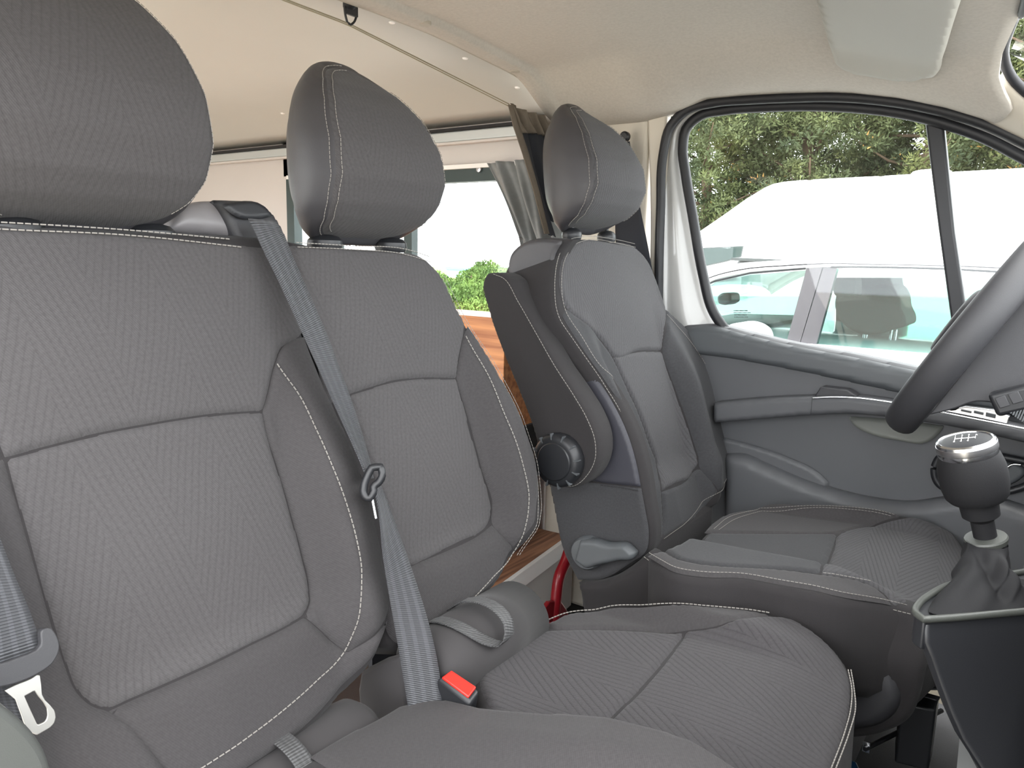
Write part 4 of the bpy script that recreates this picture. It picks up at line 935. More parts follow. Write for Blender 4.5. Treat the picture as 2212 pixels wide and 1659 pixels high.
tube('handle_bezel', resample(smooth_line(xz(YD-.028, hb), True, 6, 100), .006, True), .0075, MT['plastic_black'], hn, seg=10, closed=True)
SHn = XZ(YD-.030)
slab('handle_lever', SHn, SHn.pixs([(2120, 1005), (2165, 998), (2205, 1006), (2216, 1018), (2196, 1042), (2170, 1052), (2120, 1054)]), MT['plastic_mid'], hn, .012, R=.006, res=.004, sharp=80)
tube('chrome_edge', resample(smooth_line(xz(YD-.036, [(2146, 1030), (2170, 1014), (2188, 1003), (2205, 1004)]), False, 5), .004), .0022, MT['chrome'], hn, seg=8)
# ================================================================ DASHBOARD (in front of the view) AND FAR FLOOR
dash = thing('dashboard', 'dark dashboard ahead of the seats behind the steering wheel', 'dashboard', (.4, .9, -1.0))
rows = []
for y in np.linspace(.18, 1.79, 20):
    rows.append([(.06, y, -1.0), (.06, y, -.45), (.03, y, -.34), (.05, y, -.22), (.12, y, -.15), (.40, y, -.13), (.74 - .12*abs(y-.9), y, -.17), (.74 - .12*abs(y-.9), y, -1.0)])
strip('dash_shell', rows, MT['plastic_dark'], dash, thick=.01)

# ================================================================ SUN VISOR
Svis = Surf([0, 0, .40], [1, 0, 0], UY, [0, 0, -1], lambda u, v: .40 - zhl(u, v) + .026)
vp = Svis.pixs([(1735, -60), (1760, 0), (1778, 60), (1798, 125), (1808, 148), (1828, 160), (1880, 170), (1955, 182), (1975, 182), (1992, 177), (2012, 175), (2024, 165), (2036, 130), (2058, 60), (2078, 0), (2095, -50)])
vis = thing('sun_visor', 'pale grey folded sun visor under the headliner above the driver window', 'sun visor', Svis.P(vp[:1, 0], vp[:1, 1])[0])
slab('visor_panel', Svis, vp, MT['visor'], vis, .016, R=.008, edge=.006, res=.008, sharp=75)
tube('visor_arm', [atY(2085, -40, 1.36), atY(2120, -30, 1.33), atY(2135, -70, 1.30)], .006, MT['visor'], vis, seg=10)

# ================================================================ CURTAINS AND CORD
XC = -1.14
def xy(pts, x=XC): return np.array([atX(*p, x) for p in pts])
cu = thing('curtain', 'dark lined curtain gathered behind the driver headrest with a grey header band', 'curtain', (XC, 1.65, .0))
def cloth(name, top, bot, n, m, amp, waves, mat_, parent, axis=(1, 0, 0), ph=0.0, ampb=None, **props):
    top = res_n(smooth_line(np.array(top), False, 6), n); bot = res_n(smooth_line(np.array(bot), False, 6), n); axis = np.array(axis, float); rows = []
    for t in np.linspace(0, 1, m):
        a = amp*(1-t) + (ampb if ampb is not None else amp)*t
        w = np.sin(np.linspace(0, 1, n)*2*math.pi*waves + ph + .6*np.sin(t*4)) + .35*np.sin(np.linspace(0, 1, n)*2*math.pi*waves*2.3 + 1 + ph)
        rows.append(top*(1-t) + bot*t + (w*a)[:, None]*axis)
    return strip(name, rows, mat_, parent, thick=.0015, **props)
hd_o = cloth('header_band', xy([(1100, 223), (1130, 238), (1165, 247), (1200, 254), (1245, 262)]), xy([(1122, 288), (1145, 288), (1180, 294), (1215, 296), (1248, 300)]), 110, 12, .008, 7, MT['curtain_tape'], cu, ampb=.012, label='grey gathered header band')
cloth('curtain_lining', xy([(1118, 282), (1160, 284), (1205, 290), (1248, 296)], XC-.004), xy([(1186, 508), (1205, 520), (1230, 530), (1252, 540)], XC-.004), 90, 20, .006, 4, MT['curtain_dark'], cu, ampb=.010)
e1 = xy([(1098, 226), (1108, 270), (1128, 330), (1152, 410), (1176, 505)], XC+.004); e2 = xy([(1112, 228), (1122, 272), (1141, 330), (1163, 408), (1186, 505)], XC+.004)
strip('edge_hem', [e1, (e1+e2)/2 + [.003, 0, 0], e2], MT['curtain_tape'], cu, thick=.003)
cw = thing('curtain', 'grey folded curtain drawn aside at the side window behind the driver seat', 'curtain', (-1.35, 1.79, -.2))
cloth('curtain_cloth', xz(1.785, [(1050, 352), (1085, 349), (1125, 346), (1160, 343), (1200, 340)]), xz(1.785, [(1122, 512), (1140, 520), (1160, 525), (1190, 528), (1220, 530)]), 120, 24, .014, 3.4, MT['curtain_grey'], cw, axis=(0, 1, 0), ampb=.016)
cloth('curtain_cloth', xz(1.785, [(1122, 512), (1140, 520), (1160, 525), (1190, 528), (1220, 530)]), xz(1.785, [(1150, 700), (1160, 705), (1175, 705), (1200, 705), (1225, 705)]), 120, 16, .012, 3.4, MT['curtain_grey'], cw, axis=(0, 1, 0), ph=.6*math.sin(4), ampb=.010)
hc = thing('hanging_cord', 'thin beige double cord strung under the ceiling to the dark curtain', 'cord', atX(750, 49, XC))
tube('strand', resample(np.array([[XC, .06, .405], atX(560, -26, XC), atX(620, 0, XC), atX(750, 49, XC), atX(1100, 225, XC)]), .03), .0014, MT['cord'], hc, seg=6)
tube('strand', resample(np.array([[XC, .06, .401], atX(560, -22, XC), atX(620, 4, XC), atX(750, 53, XC), atX(1098, 229, XC)]), .03), .0012, MT['cord'], hc, seg=6)
hk = thing('cord_hook', 'small black plastic clip hook holding the curtain cord near the top edge', 'hook', atX(755, 20, XC))
lathe('hook_plug', atX(754, -4, XC), [0, 0, -1], [(.009, -.02), (.010, 0), (.0115, .004), (.0115, .016), (.007, .020)], MT['rubber'], hk, seg=18)
hp = [atX(x, y, XC) for x, y in ((744, 14), (746, 32), (750, 48), (758, 54), (766, 46), (770, 28), (768, 18))]
tube('hook_loop', resample(smooth_line(np.array(hp), False, 6), .003), .0022, MT['rubber'], hk, seg=8)
box('hook_tab', atX(744, 30, XC-.003), atX(774, 16, XC+.003), MT['rubber'], hk, bev=.001)

# ================================================================ BEHIND THE SEATS
wp = thing('wooden_cabinet', 'orange wood-grain cabinet side below the side window behind the seats', 'cabinet', (-1.8, 1.70, -1.0))
box('side_board', [-2.6, 1.60, -.98], [-1.17, 1.765, atY(1060, 686, 1.60)[2]], MT['wood_orange'], wp, bev=.002)
za = -.745; p0 = atZ(1040, 1300, za); p1 = atZ(1235, 1158, za); dz = np.array([0, 0, -.042]); bk_ = np.array([-.35, -.03, 0])
sh = thing('bed_board', 'white edged plywood board across the floor behind the driver seat', 'board', (p0+p1)/2 + [0, 0, -.05])
# lower left corner cut square as seen
prism('white_edging', np.array([p0, p1, p1+dz, p0+dz]), nrm(bk_)*.012, MT['screw_cap'], sh, bev=.001)
prism('plywood_top', np.array([p0 + nrm(bk_)*.012, p1 + nrm(bk_)*.012, p1+dz + nrm(bk_)*.012, p0+dz + nrm(bk_)*.012]), nrm(bk_)*.10, MT['ply_edge'], sh)
prism('dark_back', np.array([p0 + nrm(bk_)*.115 + [0, -.3, .0], p1 + nrm(bk_)*.115, p1 + nrm(bk_)*.115 + [0, 0, .30], p0 + nrm(bk_)*.115 + [0, -.3, .30]]), nrm(bk_)*.01, MT['curtain_dark'], sh)
pb = (p0+p1)/2
prism('pink_or_shade_panel', np.array([p0 + nrm(bk_)*.05 + [0, .10, -.042], p1 + nrm(bk_)*.05 + [0, .1, -.042], p1 + nrm(bk_)*.05 + [0, .1, -.25], p0 + nrm(bk_)*.05 + [0, .10, -.25]]), nrm(bk_)*.01, MT['wall_board'], sh)
prism('pink_or_shade_panel', np.array([p0 + nrm(bk_)*.12 + [0, -.2, -.03], p1 + nrm(bk_)*.12 + [0, 0, -.03], p1 + nrm(bk_)*.12 + [0, 0, -.25], p0 + nrm(bk_)*.12 + [0, -.2, -.25]]), nrm(bk_)*.01, MT['rubber'], sh, label='dark sheet in place of the shade in the gap')  # second sheet is dark, painted shade for the hole under the board
rdp = [atX(x, y, -.90) for x, y in ((1232, 1180), (1222, 1212), (1208, 1245), (1202, 1285), (1199, 1312), (1196, 1345))]
rd = thing('red_bar', 'glossy red bent metal bar standing on the floor behind the driver seat', 'bar', rdp[-1])
tube('bar', resample(smooth_line(np.array(rdp), False, 6), .01), .0135, MT['red_paint'], rd, seg=16)
ft = [atX(x, y, -.895) for x, y in ((1188, 1300), (1212, 1298), (1226, 1318), (1232, 1345), (1160, 1345), (1166, 1328))]
prism('foot_plate', np.array(ft), [-.012, 0, 0], MT['red_paint'], rd, bev=.003)
# driver's shoulder belt on the pillar
db = thing('seat_belt', 'black seat belt hanging on the beige pillar behind the driver headrest', 'seat belt', atY(1380, 520, 1.77))
ribbon('belt_webbing', xz(1.775, [(1340, 310), (1330, 440), (1330, 520), (1340, 620)]), xz(1.765, [(1360, 305), (1383, 450), (1402, 545), (1420, 650)]), MT['curtain_dark'], db)
lathe('belt_anchor', atY(1352, 296, 1.775), [0, -1, 0], [(.013, 0), (.013, .010), (.009, .014), (.001, .014)], MT['plastic_black'], db, seg=20)
# ================================================================ STEERING WHEEL
sB = atY(1952, 905, 1.47); sw_ = nrm([.50, 0, .866]); sn = nrm([-.866, 0, .50]); RW = .188
sc0 = sB + sw_*RW
st = thing('steering_wheel', 'black steering wheel seen edge-on at the right side of the view', 'steering wheel', sc0)
th = np.linspace(0, 2*math.pi, 96, endpoint=False)
tube('wheel_rim', [sc0 + RW*(math.cos(a)*UY + math.sin(a)*sw_) for a in th], .020, MT['plastic_dark'], st, seg=20, closed=True, flat=1.35, up=sn)
def wheel_plate(name, pts2, off, th_, mat_, parent, bev):
    P = np.array([sc0 + a*UY + b*sw_ + off*sn for a, b in pts2]); return prism(name, P, -sn*th_, mat_, parent, bev=bev)
hub = wheel_plate('airbag_pad', smooth_line(np.array([(-.075, .03), (-.05, .055), (0, .062), (.05, .055), (.075, .03), (.065, -.03), (.04, -.06), (0, -.068), (-.04, -.06), (-.065, -.03)]), True, 5, 90), .040, .05, MT['plastic_dark'], st, .014)
wheel_plate('hub_shell', smooth_line(np.array([(-.11, .05), (-.07, .09), (0, .10), (.07, .09), (.11, .05), (.09, -.05), (.05, -.12), (0, -.13), (-.05, -.12), (-.09, -.05)]), True, 5, 90), -.02, .035, MT['plastic_dark'], st, .012)
for s in (-1, 1): wheel_plate('spoke', [(s*.07, .03), (s*.18, .02), (s*.18, -.025), (s*.07, -.03)], .006, .028, MT['plastic_dark'], st, .008)
for s in (-1, 1): wheel_plate('spoke', [(s*.02, -.07), (s*.05, -.175), (s*.09, -.155), (s*.06, -.06)], .006, .024, MT['plastic_dark'], st, .008)
wheel_plate('lower_cover', smooth_line(np.array([(-.075, -.09), (0, -.08), (.075, -.09), (.09, -.165), (0, -.195), (-.09, -.165)]), True, 5, 90), -.004, .018, MT['plastic_black'], st, .005)
colm = dash
prism('column_shroud', smooth_line(xz(1.335, [(2006, 897), (2060, 884), (2110, 868), (2165, 874), (2300, 880), (2420, 700), (2330, 470), (2250, 560), (2170, 680), (2090, 790), (2030, 865)]), True, 4, 60), [0, .22, 0], MT['plastic_dark'], colm, bev=.02)
pc = atY(2196, 862, 1.305)
V_, F_ = box_mesh(pc, [.028, 0, .012], [0, .014, 0], [-.008, 0, .016]); stalk = bevel(fixn(obj('control_stalk', V_, F_, MT['plastic_black'], colm, auto=50)), .006, 3)
for k in range(2):
    V_, F_ = box_mesh(pc + np.array([-.016 + .015*k, -.0150, -.004 + .008*k]), [.006, 0, .003], [0, .0015, 0], [-.004, 0, .007]); bevel(fixn(obj('stalk_button', V_, F_, MT['plastic_dark'], stalk, auto=50)), .001)
rb = []
for k in range(9):
    a = atY(2184 + k*5, 888 + k*3.5 - 12, 1.296); rb.append(box_mesh(a, [.0011, 0, 0], [0, .004, 0], [0.002, 0, .009]))
V_, F_ = join(rb); obj('grip_ribs', V_, F_, MT['plastic_mid'], stalk, smooth=False, kind='stuff')
tube('stalk_arm', [pc + [.01, .0, -.012], pc + [.06, .05, -.03], sc0 - sn*.12 + [0, -.04, 0]], .012, MT['plastic_black'], colm, seg=12)

# ================================================================ CENTRE CONSOLE WITH GEAR LEVER
YCn = .80
cs = thing('centre_console', 'dark textured console housing below the gear lever at the lower right', 'console', (.05, .95, -1.0))
zt = atY(1990, 1345, YCn)[2] + .004
bz = [atZ(x, y, zt) for x, y in ((1996, 1338), (2060, 1334), (2140, 1327), (2250, 1317), (2420, 1300))]
bz2 = [atZ(x, y, zt) for x, y in ((2300, 1215), (2212, 1235), (2120, 1250), (2050, 1264), (2012, 1283), (1984, 1305), (1979, 1325))]
bl = smooth_line(np.array(bz + bz2), True, 6, 70)
x0_ = bl[:, 0].min(); yl_ = bl[bl[:, 0].argmin(), 1]; cbl = bl.mean(0); rws = []
for px, py, k in ((None, 0, .965), (1981, 1342, 1.0), (1981, 1362, 1.02), (1994, 1395, 1.0), (2012, 1450, .98), (2036, 1515, .97), (2060, 1570, .96), (2098, 1630, .95), (2150, 1710, .94), (2190, 1800, .93)):
    R = cbl + (bl - cbl)*[k, k, 1]
    if px is None: R = R + [0, 0, -.001]
    else:
        q = atY(px, py, yl_); R = R + [q[0] - R[:, 0].min(), 0, 0]; R[:, 2] = min(q[2], zt-.001)
    rws.append(R)
cbody = fixn(strip('console_body', rws, MT['plastic_black'], cs, closed=True))
prism('console_top', bl - [0, 0, .002], [0, 0, -.03], MT['plastic_black'], cbody, bev=.002)
tube('boot_bezel', resample(bl, .006, True), .0036, MT['bezel'], cbody, seg=10, closed=True)
gl = thing('gear_lever', 'gear lever with chrome topped black knob and leather boot', 'gear lever', atZ(2110, 1290, zt))
A = atY(2127, 1152, .95); B = atY(2094, 992, .935); ax = nrm(B-A); LL = np.linalg.norm(B-A)
kn = lathe('gear_knob', A, ax, [(.0115, -.02), (.0115, .016), (.0185, .022), (.0195, .040), (.0275, .0415), (.0308, .046), (.0328, .056), (.0335, .068), (.0328, .080), (.0302, .0905), (.0288, .094)], MT['leather_black'], gl, seg=40, auto=30)
lathe('chrome_ring', A, ax, [(.0287, .0935), (.0293, .096), (.0293, .099)], MT['chrome'], kn, seg=48)
lathe('knurled_band', A, ax, [(.0293, .099), (.0296, .1), (.0294, .106)], MT['satin_metal'], kn, seg=48)
lathe('chrome_ring', A, ax, [(.0290, .106), (.0283, .109), (.0262, .1105), (.0250, .1100), (.0245, .1085)], MT['chrome'], kn, seg=48)
lathe('knob_cap', A, ax, [(.0247, .106), (.0247, .1088), (.018, .1105), (.001, .111)], MT['rubber'], kn, seg=40)
# shift pattern: 1 3 5 over 2 4 6 with R
e1 = nrm(np.cross(ax, [0, 1, 0])); e1 = e1 if e1[0] > 0 else -e1; e2 = np.cross(ax, e1); cp = A + ax*.1116
gp_ = []
for k, x in enumerate((-.012, -.004, .004, .012)):
    gp_.append(box_mesh(cp + e1*x*.8, e1*.0003, e2*(.006 if k < 3 else .003), ax*.0003))
gp_.append(box_mesh(cp, e1*.0096, e2*.0003, ax*.0003))
V_, F_ = join(gp_); obj('shift_pattern', V_, F_, MT['screw_cap'], kn, smooth=False)
def text_mesh(name, s, origin, ex, ey, size, mat_, parent):
    cu_ = bpy.data.curves.new(name, 'FONT'); cu_.body = s; cu_.size = size; cu_.extrude = size*.03; cu_.align_x = 'CENTER'; cu_.align_y = 'CENTER'
    to = bpy.data.objects.new(name, cu_); C.objects.link(to); dg = bpy.context.evaluated_depsgraph_get(); me = bpy.data.meshes.new_from_object(to.evaluated_get(dg)); bpy.data.objects.remove(to)
    v = np.array([list(x.co) for x in me.vertices]); f = [list(p.vertices) for p in me.polygons]; ex = nrm(ex); ey = nrm(ey); ez = np.cross(ex, ey)
    return obj(name, origin + v[:, :1]*ex + v[:, 1:2]*ey + v[:, 2:]*ez, f, mat_, parent, smooth=False)
for s, x, y in (('1', -.012, .0115), ('3', -.004, .0115), ('5', .004, .0115), ('2', -.012, -.0115), ('4', -.004, -.0115), ('6', .004, -.0115), ('R', .013, .0085)):
    up = e2 if e2[1] > 0 else -e2
    rt = np.cross(up, ax)
    text_mesh('shift_digit', s, cp + rt*x*.8 + up*y*.8 + ax*.0002, rt, up, .004, MT['screw_cap'], kn)
lathe('lever_collar', A - ax*.006, ax, [(.0205, -.005), (.0215, .0), (.0205, .002), (.013, .003)], MT['bezel'], gl, seg=36)
# folded leather boot
bpoly = smooth_line(np.array([atZ(x, y, zt) for x, y in ((2004, 1322), (2030, 1328), (2100, 1324), (2180, 1316), (2250, 1304), (2262, 1275), (2215, 1248), (2130, 1252), (2060, 1270), (2016, 1295))]), True, 6, 90)
bc = bpoly.mean(0)
ba_ = np.arctan2(bpoly[:, 1]-bc[1], bpoly[:, 0]-bc[0]); oo_ = np.argsort(ba_); ba_ = ba_[oo_]; bq_ = bpoly[oo_]
bring = [np.array([np.interp((2*math.pi*k/72 + math.pi) % (2*math.pi) - math.pi, np.r_[ba_-2*math.pi, ba_, ba_+2*math.pi], np.r_[bq_[:, i], bq_[:, i], bq_[:, i]]) for i in range(3)]) for k in range(72)]
top = A - ax*.010; rows = []; nb = 72
for t in np.linspace(0, 1, 26):
    c = bc*(1-t) + top*t; r = []
    for k in range(nb):
        a = 2*math.pi*k/nb; b0 = (bring[k] - bc)[:2]; t0 = np.array([math.cos(a), math.sin(a)])*.0205
        w = (1-t)**2.1; f = b0*w + t0*(1-w)
        fold = .22*math.sin(3*a + 5.0*t + .5)*math.sin(math.pi*min(1, t*1.1+.05)) + .10*math.sin(7*a - 9*t)*math.sin(math.pi*t) + .06*math.sin(11*a + 4*t)*(1-t)*t*2
        f = f*(1 + fold)
        r.append(c + [f[0], f[1], .006*math.sin(4*a+6*t)*math.sin(math.pi*t)])
    rows.append(r)
bo = strip('gear_boot', rows, MT['leather_black'], gl, closed=True); fixn(bo); subsurf(bo)
box('tray_lip', atY(2200, 1300, 1.06), atY(2240, 1215, 1.10), MT['plastic_mid'], cbody, bev=.006)

# ================================================================ THINGS ON THE CAB FLOOR
ZF = -.995
rl = thing('seat_rail', 'thin steel slide rail lying along the floor in front of the seats', 'rail', atZ(1950, 1575, -.9))
tube('rail_bar', [atZ(1868, 1618, -.86), atZ(2034, 1535, -.86)], .0045, MT['satin_metal'], rl, seg=10)
box('rail_end', atZ(1862, 1622, -.87), atZ(1880, 1606, -.85), MT['satin_metal'], rl, bev=.002)
bx = thing('storage_box', 'small dark plastic box under the front edge of the driver seat', 'box', atZ(1985, 1520, -.8))
prism('box_body', np.array([atZ(x, y, -.78) for x, y in ((1948, 1482), (2030, 1505), (2022, 1535), (1948, 1518))]), [0, 0, -.12], MT['plastic_black'], bx, bev=.004)
prism('box_lid', np.array([atZ(x, y, -.778) for x, y in ((1946, 1480), (2032, 1504), (2024, 1512), (1948, 1490))]), [0, 0, -.006], MT['plastic_dark'], bx, bev=.002)
fm = obj('floor_mat', *[None, None, None][:0] or (lambda P: (np.vstack([P, P - [0, 0, .008]]), [[0, 1, 2, 3], [7, 6, 5, 4], [0, 4, 5, 1], [1, 5, 6, 2], [2, 6, 7, 3], [3, 7, 4, 0]]))(np.array([[-.55, .55, ZF+.010], [.05, .55, ZF+.010], [.05, 1.25, ZF+.010], [-.55, 1.25, ZF+.010]])), MT['floor_rubber'], smooth=False)
fm['label'] = 'dark ribbed rubber mat on the cab floor'; fm['category'] = 'mat'
pp = obj('paper_sheet', *(lambda P: (np.vstack([P, P - [0, 0, .001]]), [[0, 1, 2, 3], [7, 6, 5, 4], [0, 4, 5, 1], [1, 5, 6, 2], [2, 6, 7, 3], [3, 7, 4, 0]]))(np.array([atZ(2073, 1590, -.90), atZ(2112, 1662, -.90), atZ(2130, 1740, -.90), atZ(2066, 1668, -.90)])), MT['paper_white'], smooth=False)
pp['label'] = 'white paper corner beside the console at the bottom edge'; pp['category'] = 'paper'
bl_ = thing('blue_wedge', 'small blue plastic piece on the floor at the bottom edge', 'plastic piece', atZ(1845, 1668, -.90))
prism('wedge_body', np.array([atZ(x, y, -.90) for x, y in ((1826, 1638), (1850, 1645), (1862, 1670), (1855, 1700), (1822, 1690))]), [0, 0, -.02], MT['blue_plastic'], bl_, bev=.003)

# ================================================================ OUTSIDE
GZ = -CZ
def slabz(name, x0, x1, y0, y1, z, m, kind='structure'):
    return box(name, [x0, y0, z-.05], [x1, y1, z], m, kind=kind)
slabz('ground', -60, 60, -40, 60, GZ, MT['asphalt'])
fld = box('field', [-90, 8.5, GZ-.02], [-5.0, 70, GZ+.02], MT['field_grass'], kind='structure')
# ---- white hatchback alongside
YC = 2.75
car = thing('car', 'white hatchback parked right beside the driver window', 'car', (-.5, 3.4, GZ))
def cpx(pts, y=YC): return xz(y, pts)
roofz = [(1440, 655), (1500, 615), (1535, 598), (1600, 581), (1700, 572), (1778, 568), (1900, 570), (2050, 573), (2212, 580), (2400, 600), (2500, 640)]
rp2 = smooth_line(cpx(roofz), False, 4)
rws = []
for dy, dzz in ((0, 0), (.03, .018), (.12, .040), (.35, .060), (.65, .066), (.95, .060), (1.18, .040), (1.27, .018), (1.30, 0)):
    rws.append(rp2 + [0, dy, dzz])
strip('car_roof', rws, MT['white_paint'], car, thick=.01)
wtop = [(1440, 672), (1500, 628), (1540, 607), (1620, 590), (1740, 581), (1790, 578), (1900, 578), (2050, 582), (2212, 592), (2400, 615), (2500, 655)]
W1 = res_n(smooth_line(cpx(wtop), False, 4), 60); R1 = res_n(rp2, 60)
strip('roof_rail', [R1 + [0, -.002, -.004], (R1+W1)/2 + [0, -.008, 0], W1], MT['white_paint'], car, thick=.006)
tube('rail_seam', R1 + [0, -.006, -.003], .0022, MT['seam_dark'], car, seg=6)
zb = cpx([(1990, 765)])[0][2]
bx0, bx1 = -2.6, 1.6
def body_sec(x):
    f = sstep(-2.6, -1.6, np.array(x)); g = sstep(1.6, 1.2, np.array(x))
    zt_ = zb - .28*(1-f) - .06*(1-g)
    return [(x, YC-.03, zt_), (x, YC-.10, zt_-.10), (x, YC-.13, zt_-.35), (x, YC-.12, zt_-.75), (x, YC-.02, GZ+.22)]
xs_ = np.linspace(bx0, bx1, 30)
strip('car_body', [body_sec(x) + [(x, YC+1.32, GZ+.22), (x, YC+1.42, zb-.7), (x, YC+1.40, zb-.2), (x, YC+1.33, body_sec(x)[0][2])] for x in xs_], MT['white_paint'], car, closed=True, thick=.01)
for nm, x, k in (('front_bumper', bx0, 1), ('rear_bumper', bx1, -1)):
    E = np.array(body_sec(x) + [(x, YC+1.32, GZ+.22), (x, YC+1.42, zb-.7), (x, YC+1.40, zb-.2), (x, YC+1.33, body_sec(x)[0][2])]); prism(nm, E, [-.10*k, 0, 0], MT['white_paint'], car, bev=.03)
for x_, i_ in ((-1.9, 0), (1.25, -1)):
    top_ = np.array([r[i_] for r in rws]); bot_ = top_.copy(); bot_[:, 0] = x_; bot_[:, 2] = body_sec(x_)[0][2] + .01
    strip('windscreen', [top_*(1-t) + bot_*t for t in np.linspace(0, 1, 5)], MT['glass_car'], car)
def cpanel(name, pts, m, y=YC-.004, ext=.006, **k): return prism(name, xz(y, pts), [0, ext, 0], m, car, **k)
cpanel('front_window', [(1545, 611), (1620, 594), (1740, 584), (1700, 735), (1682, 790), (1440, 760), (1440, 690), (1500, 640)], MT['glass_car'])
cpanel('rear_window', [(1808, 582), (1900, 582), (2050, 586), (2212, 597), (2330, 615), (2330, 770), (1990, 768), (1757, 762), (1752, 760)], MT['glass_car'])
cpanel('door_pillar', [(1742, 580), (1776, 577), (1722, 760), (1716, 790), (1682, 790), (1700, 735)], MT['car_pillar'], YC-.008, .03)
cpanel('door_pillar', [(1779, 577), (1808, 580), (1762, 748), (1755, 790), (1720, 790), (1726, 750)], MT['car_pillar'], YC-.008, .03)
tube('window_trim', xz(YC-.008, [(1520, 618), (1545, 607), (1620, 590), (1740, 580)]), .003, MT['rubber'], car, seg=6); tube('window_trim', xz(YC-.008, [(1795, 577), (1900, 577), (2050, 581), (2212, 591)]), .003, MT['rubber'], car, seg=6)
for k, (xs0, yy) in enumerate((((1800, 640), 3.10), )):
    hr = [(1806, 640), (1840, 622), (1880, 618), (1930, 620), (1942, 640), (1946, 665), (1956, 690), (1955, 703), (1930, 712), (1900, 722), (1860, 722), (1825, 705), (1805, 675)]
    prism('car_headrest', smooth_line(xz(yy, hr), True, 5, 80), [0, .26, 0], MT['car_interior'], car, bev=.03)
    for a, b in (((1867, 722), (1855, 785)), ((1872, 722), (1862, 785)), ((1926, 712), (1917, 775)), ((1936, 712), (1928, 775))): tube('headrest_post', xz(yy+.04, [a, b]), .005, MT['chrome'], car, seg=8)
    prism('car_seat_back', xz(yy-.02, [(1835, 775), (1900, 758), (1960, 765), (2010, 800), (2040, 1000), (1830, 1000)]), [0, .42, 0], MT['car_interior'], car, bev=.03)
prism('car_seat_back', xz(3.0, [(1790, 600), (1850, 600), (1850, 640), (1802, 640)]), [0, .1, 0], MT['car_interior'], car, bev=.01)
# far side of the cabin: green tinted windows, pillars, roof lining
FY = 3.95
prism('rear_window', xz(FY, [(1945, 640), (1952, 622), (1975, 618), (2300, 622), (2300, 765), (1985, 768), (1960, 700)]), [0, .006, 0], MT['glass_green'], car)
prism('front_window', xz(FY, [(1400, 640), (1690, 640), (1805, 640), (1800, 780), (1400, 790)]), [0, .006, 0], MT['glass_car'], car)
prism('far_pillar', xz(FY, [(1806, 600), (1948, 600), (1960, 700), (1985, 780), (1805, 790)]), [0, .03, 0], MT['car_interior'], car)
prism('roof_lining', np.array([[-1.0, YC+.02, .0], [.7, YC+.02, -.02], [.7, YC+1.25, .0], [-1.0, YC+1.25, .02]]), [0, 0, .01], MT['car_interior'], car)
prism('dash_top', np.array([[-1.5, YC+.05, zb+.0], [-1.0, YC+.05, zb+.02], [-1.0, YC+1.25, zb+.02], [-1.5, YC+1.25, zb]]), [0, 0, -.2], MT['car_interior'], car)
msh = xz(3.25, [(1548, 640), (1560, 632), (1578, 634), (1580, 652), (1566, 660), (1550, 656)]); prism('inner_mirror', msh, [0, .12, 0], MT['plastic_grey_cover'], car, bev=.01)
wm = smooth_line(xz(YC-.16, [(1560, 712), (1580, 700), (1620, 702), (1640, 716), (1648, 745), (1560, 745)]), True, 4, 80); prism('wing_mirror', wm, [0, .14, 0], MT['white_paint'], car, bev=.015)
for x in (-1.85, .95):
    for y in (YC-.10, YC+1.25):
        wh = lathe('car_wheel', [x, y, GZ+.31], [0, 1, 0], [(.16, -.01), (.20, 0), (.29, .0), (.31, .03), (.31, .17), (.29, .20), (.1, .20)], MT['tyre'], car, seg=32)
# ---- white high-roof van behind it
YV = 6.0
van = thing('van', 'white high-roof van parked behind the hatchback', 'van', (1.0, 7.0, GZ))
vt = [(1440, 545), (1480, 520), (1512, 498), (1560, 465), (1612, 428), (1650, 405), (1668, 397), (1692, 392), (1740, 388), (1748, 390), (1756, 387), (1850, 382), (1895, 380), (1902, 382), (1910, 379), (1960, 376), (2212, 362), (2800, 325)]
vo = xz(YV, vt); vp_ = np.vstack([vo, [[vo[-1][0], YV, GZ+.4]], [[-3.6, YV, GZ+.4]], [[-3.75, YV, -.75]], [[-3.3, YV, -.35]]])
prism('van_body', vp_, [0, 2.0, 0], MT['white_paint'], van, bev=.05)
rbm = xz(YV+.5, [(1964, 380), (1970, 370), (1990, 366), (2030, 363), (2050, 366), (2064, 376)])
prism('roof_hatch', rbm, [0, .7, 0], MT['white_paint'], van, bev=.02)
prism('side_window', xz(YV-.01, [(1490, 540), (1520, 537), (1603, 533), (1599, 553), (1570, 562), (1525, 572), (1490, 590)]), [0, .012, 0], MT['glass_car'], van)
prism('window_trim', xz(YV-.006, [(1488, 538), (1520, 535), (1606, 531), (1601, 555), (1570, 565), (1525, 575), (1488, 593)]), [0, .006, 0], MT['car_interior'], van)
for x in (-2.7, 1.6): lathe('van_wheel', [x, YV-.02, GZ+.36], [0, 1, 0], [(.18, -.01), (.24, 0), (.34, .0), (.36, .03), (.36, .22), (.3, .24)], MT['tyre'], van, seg=32)
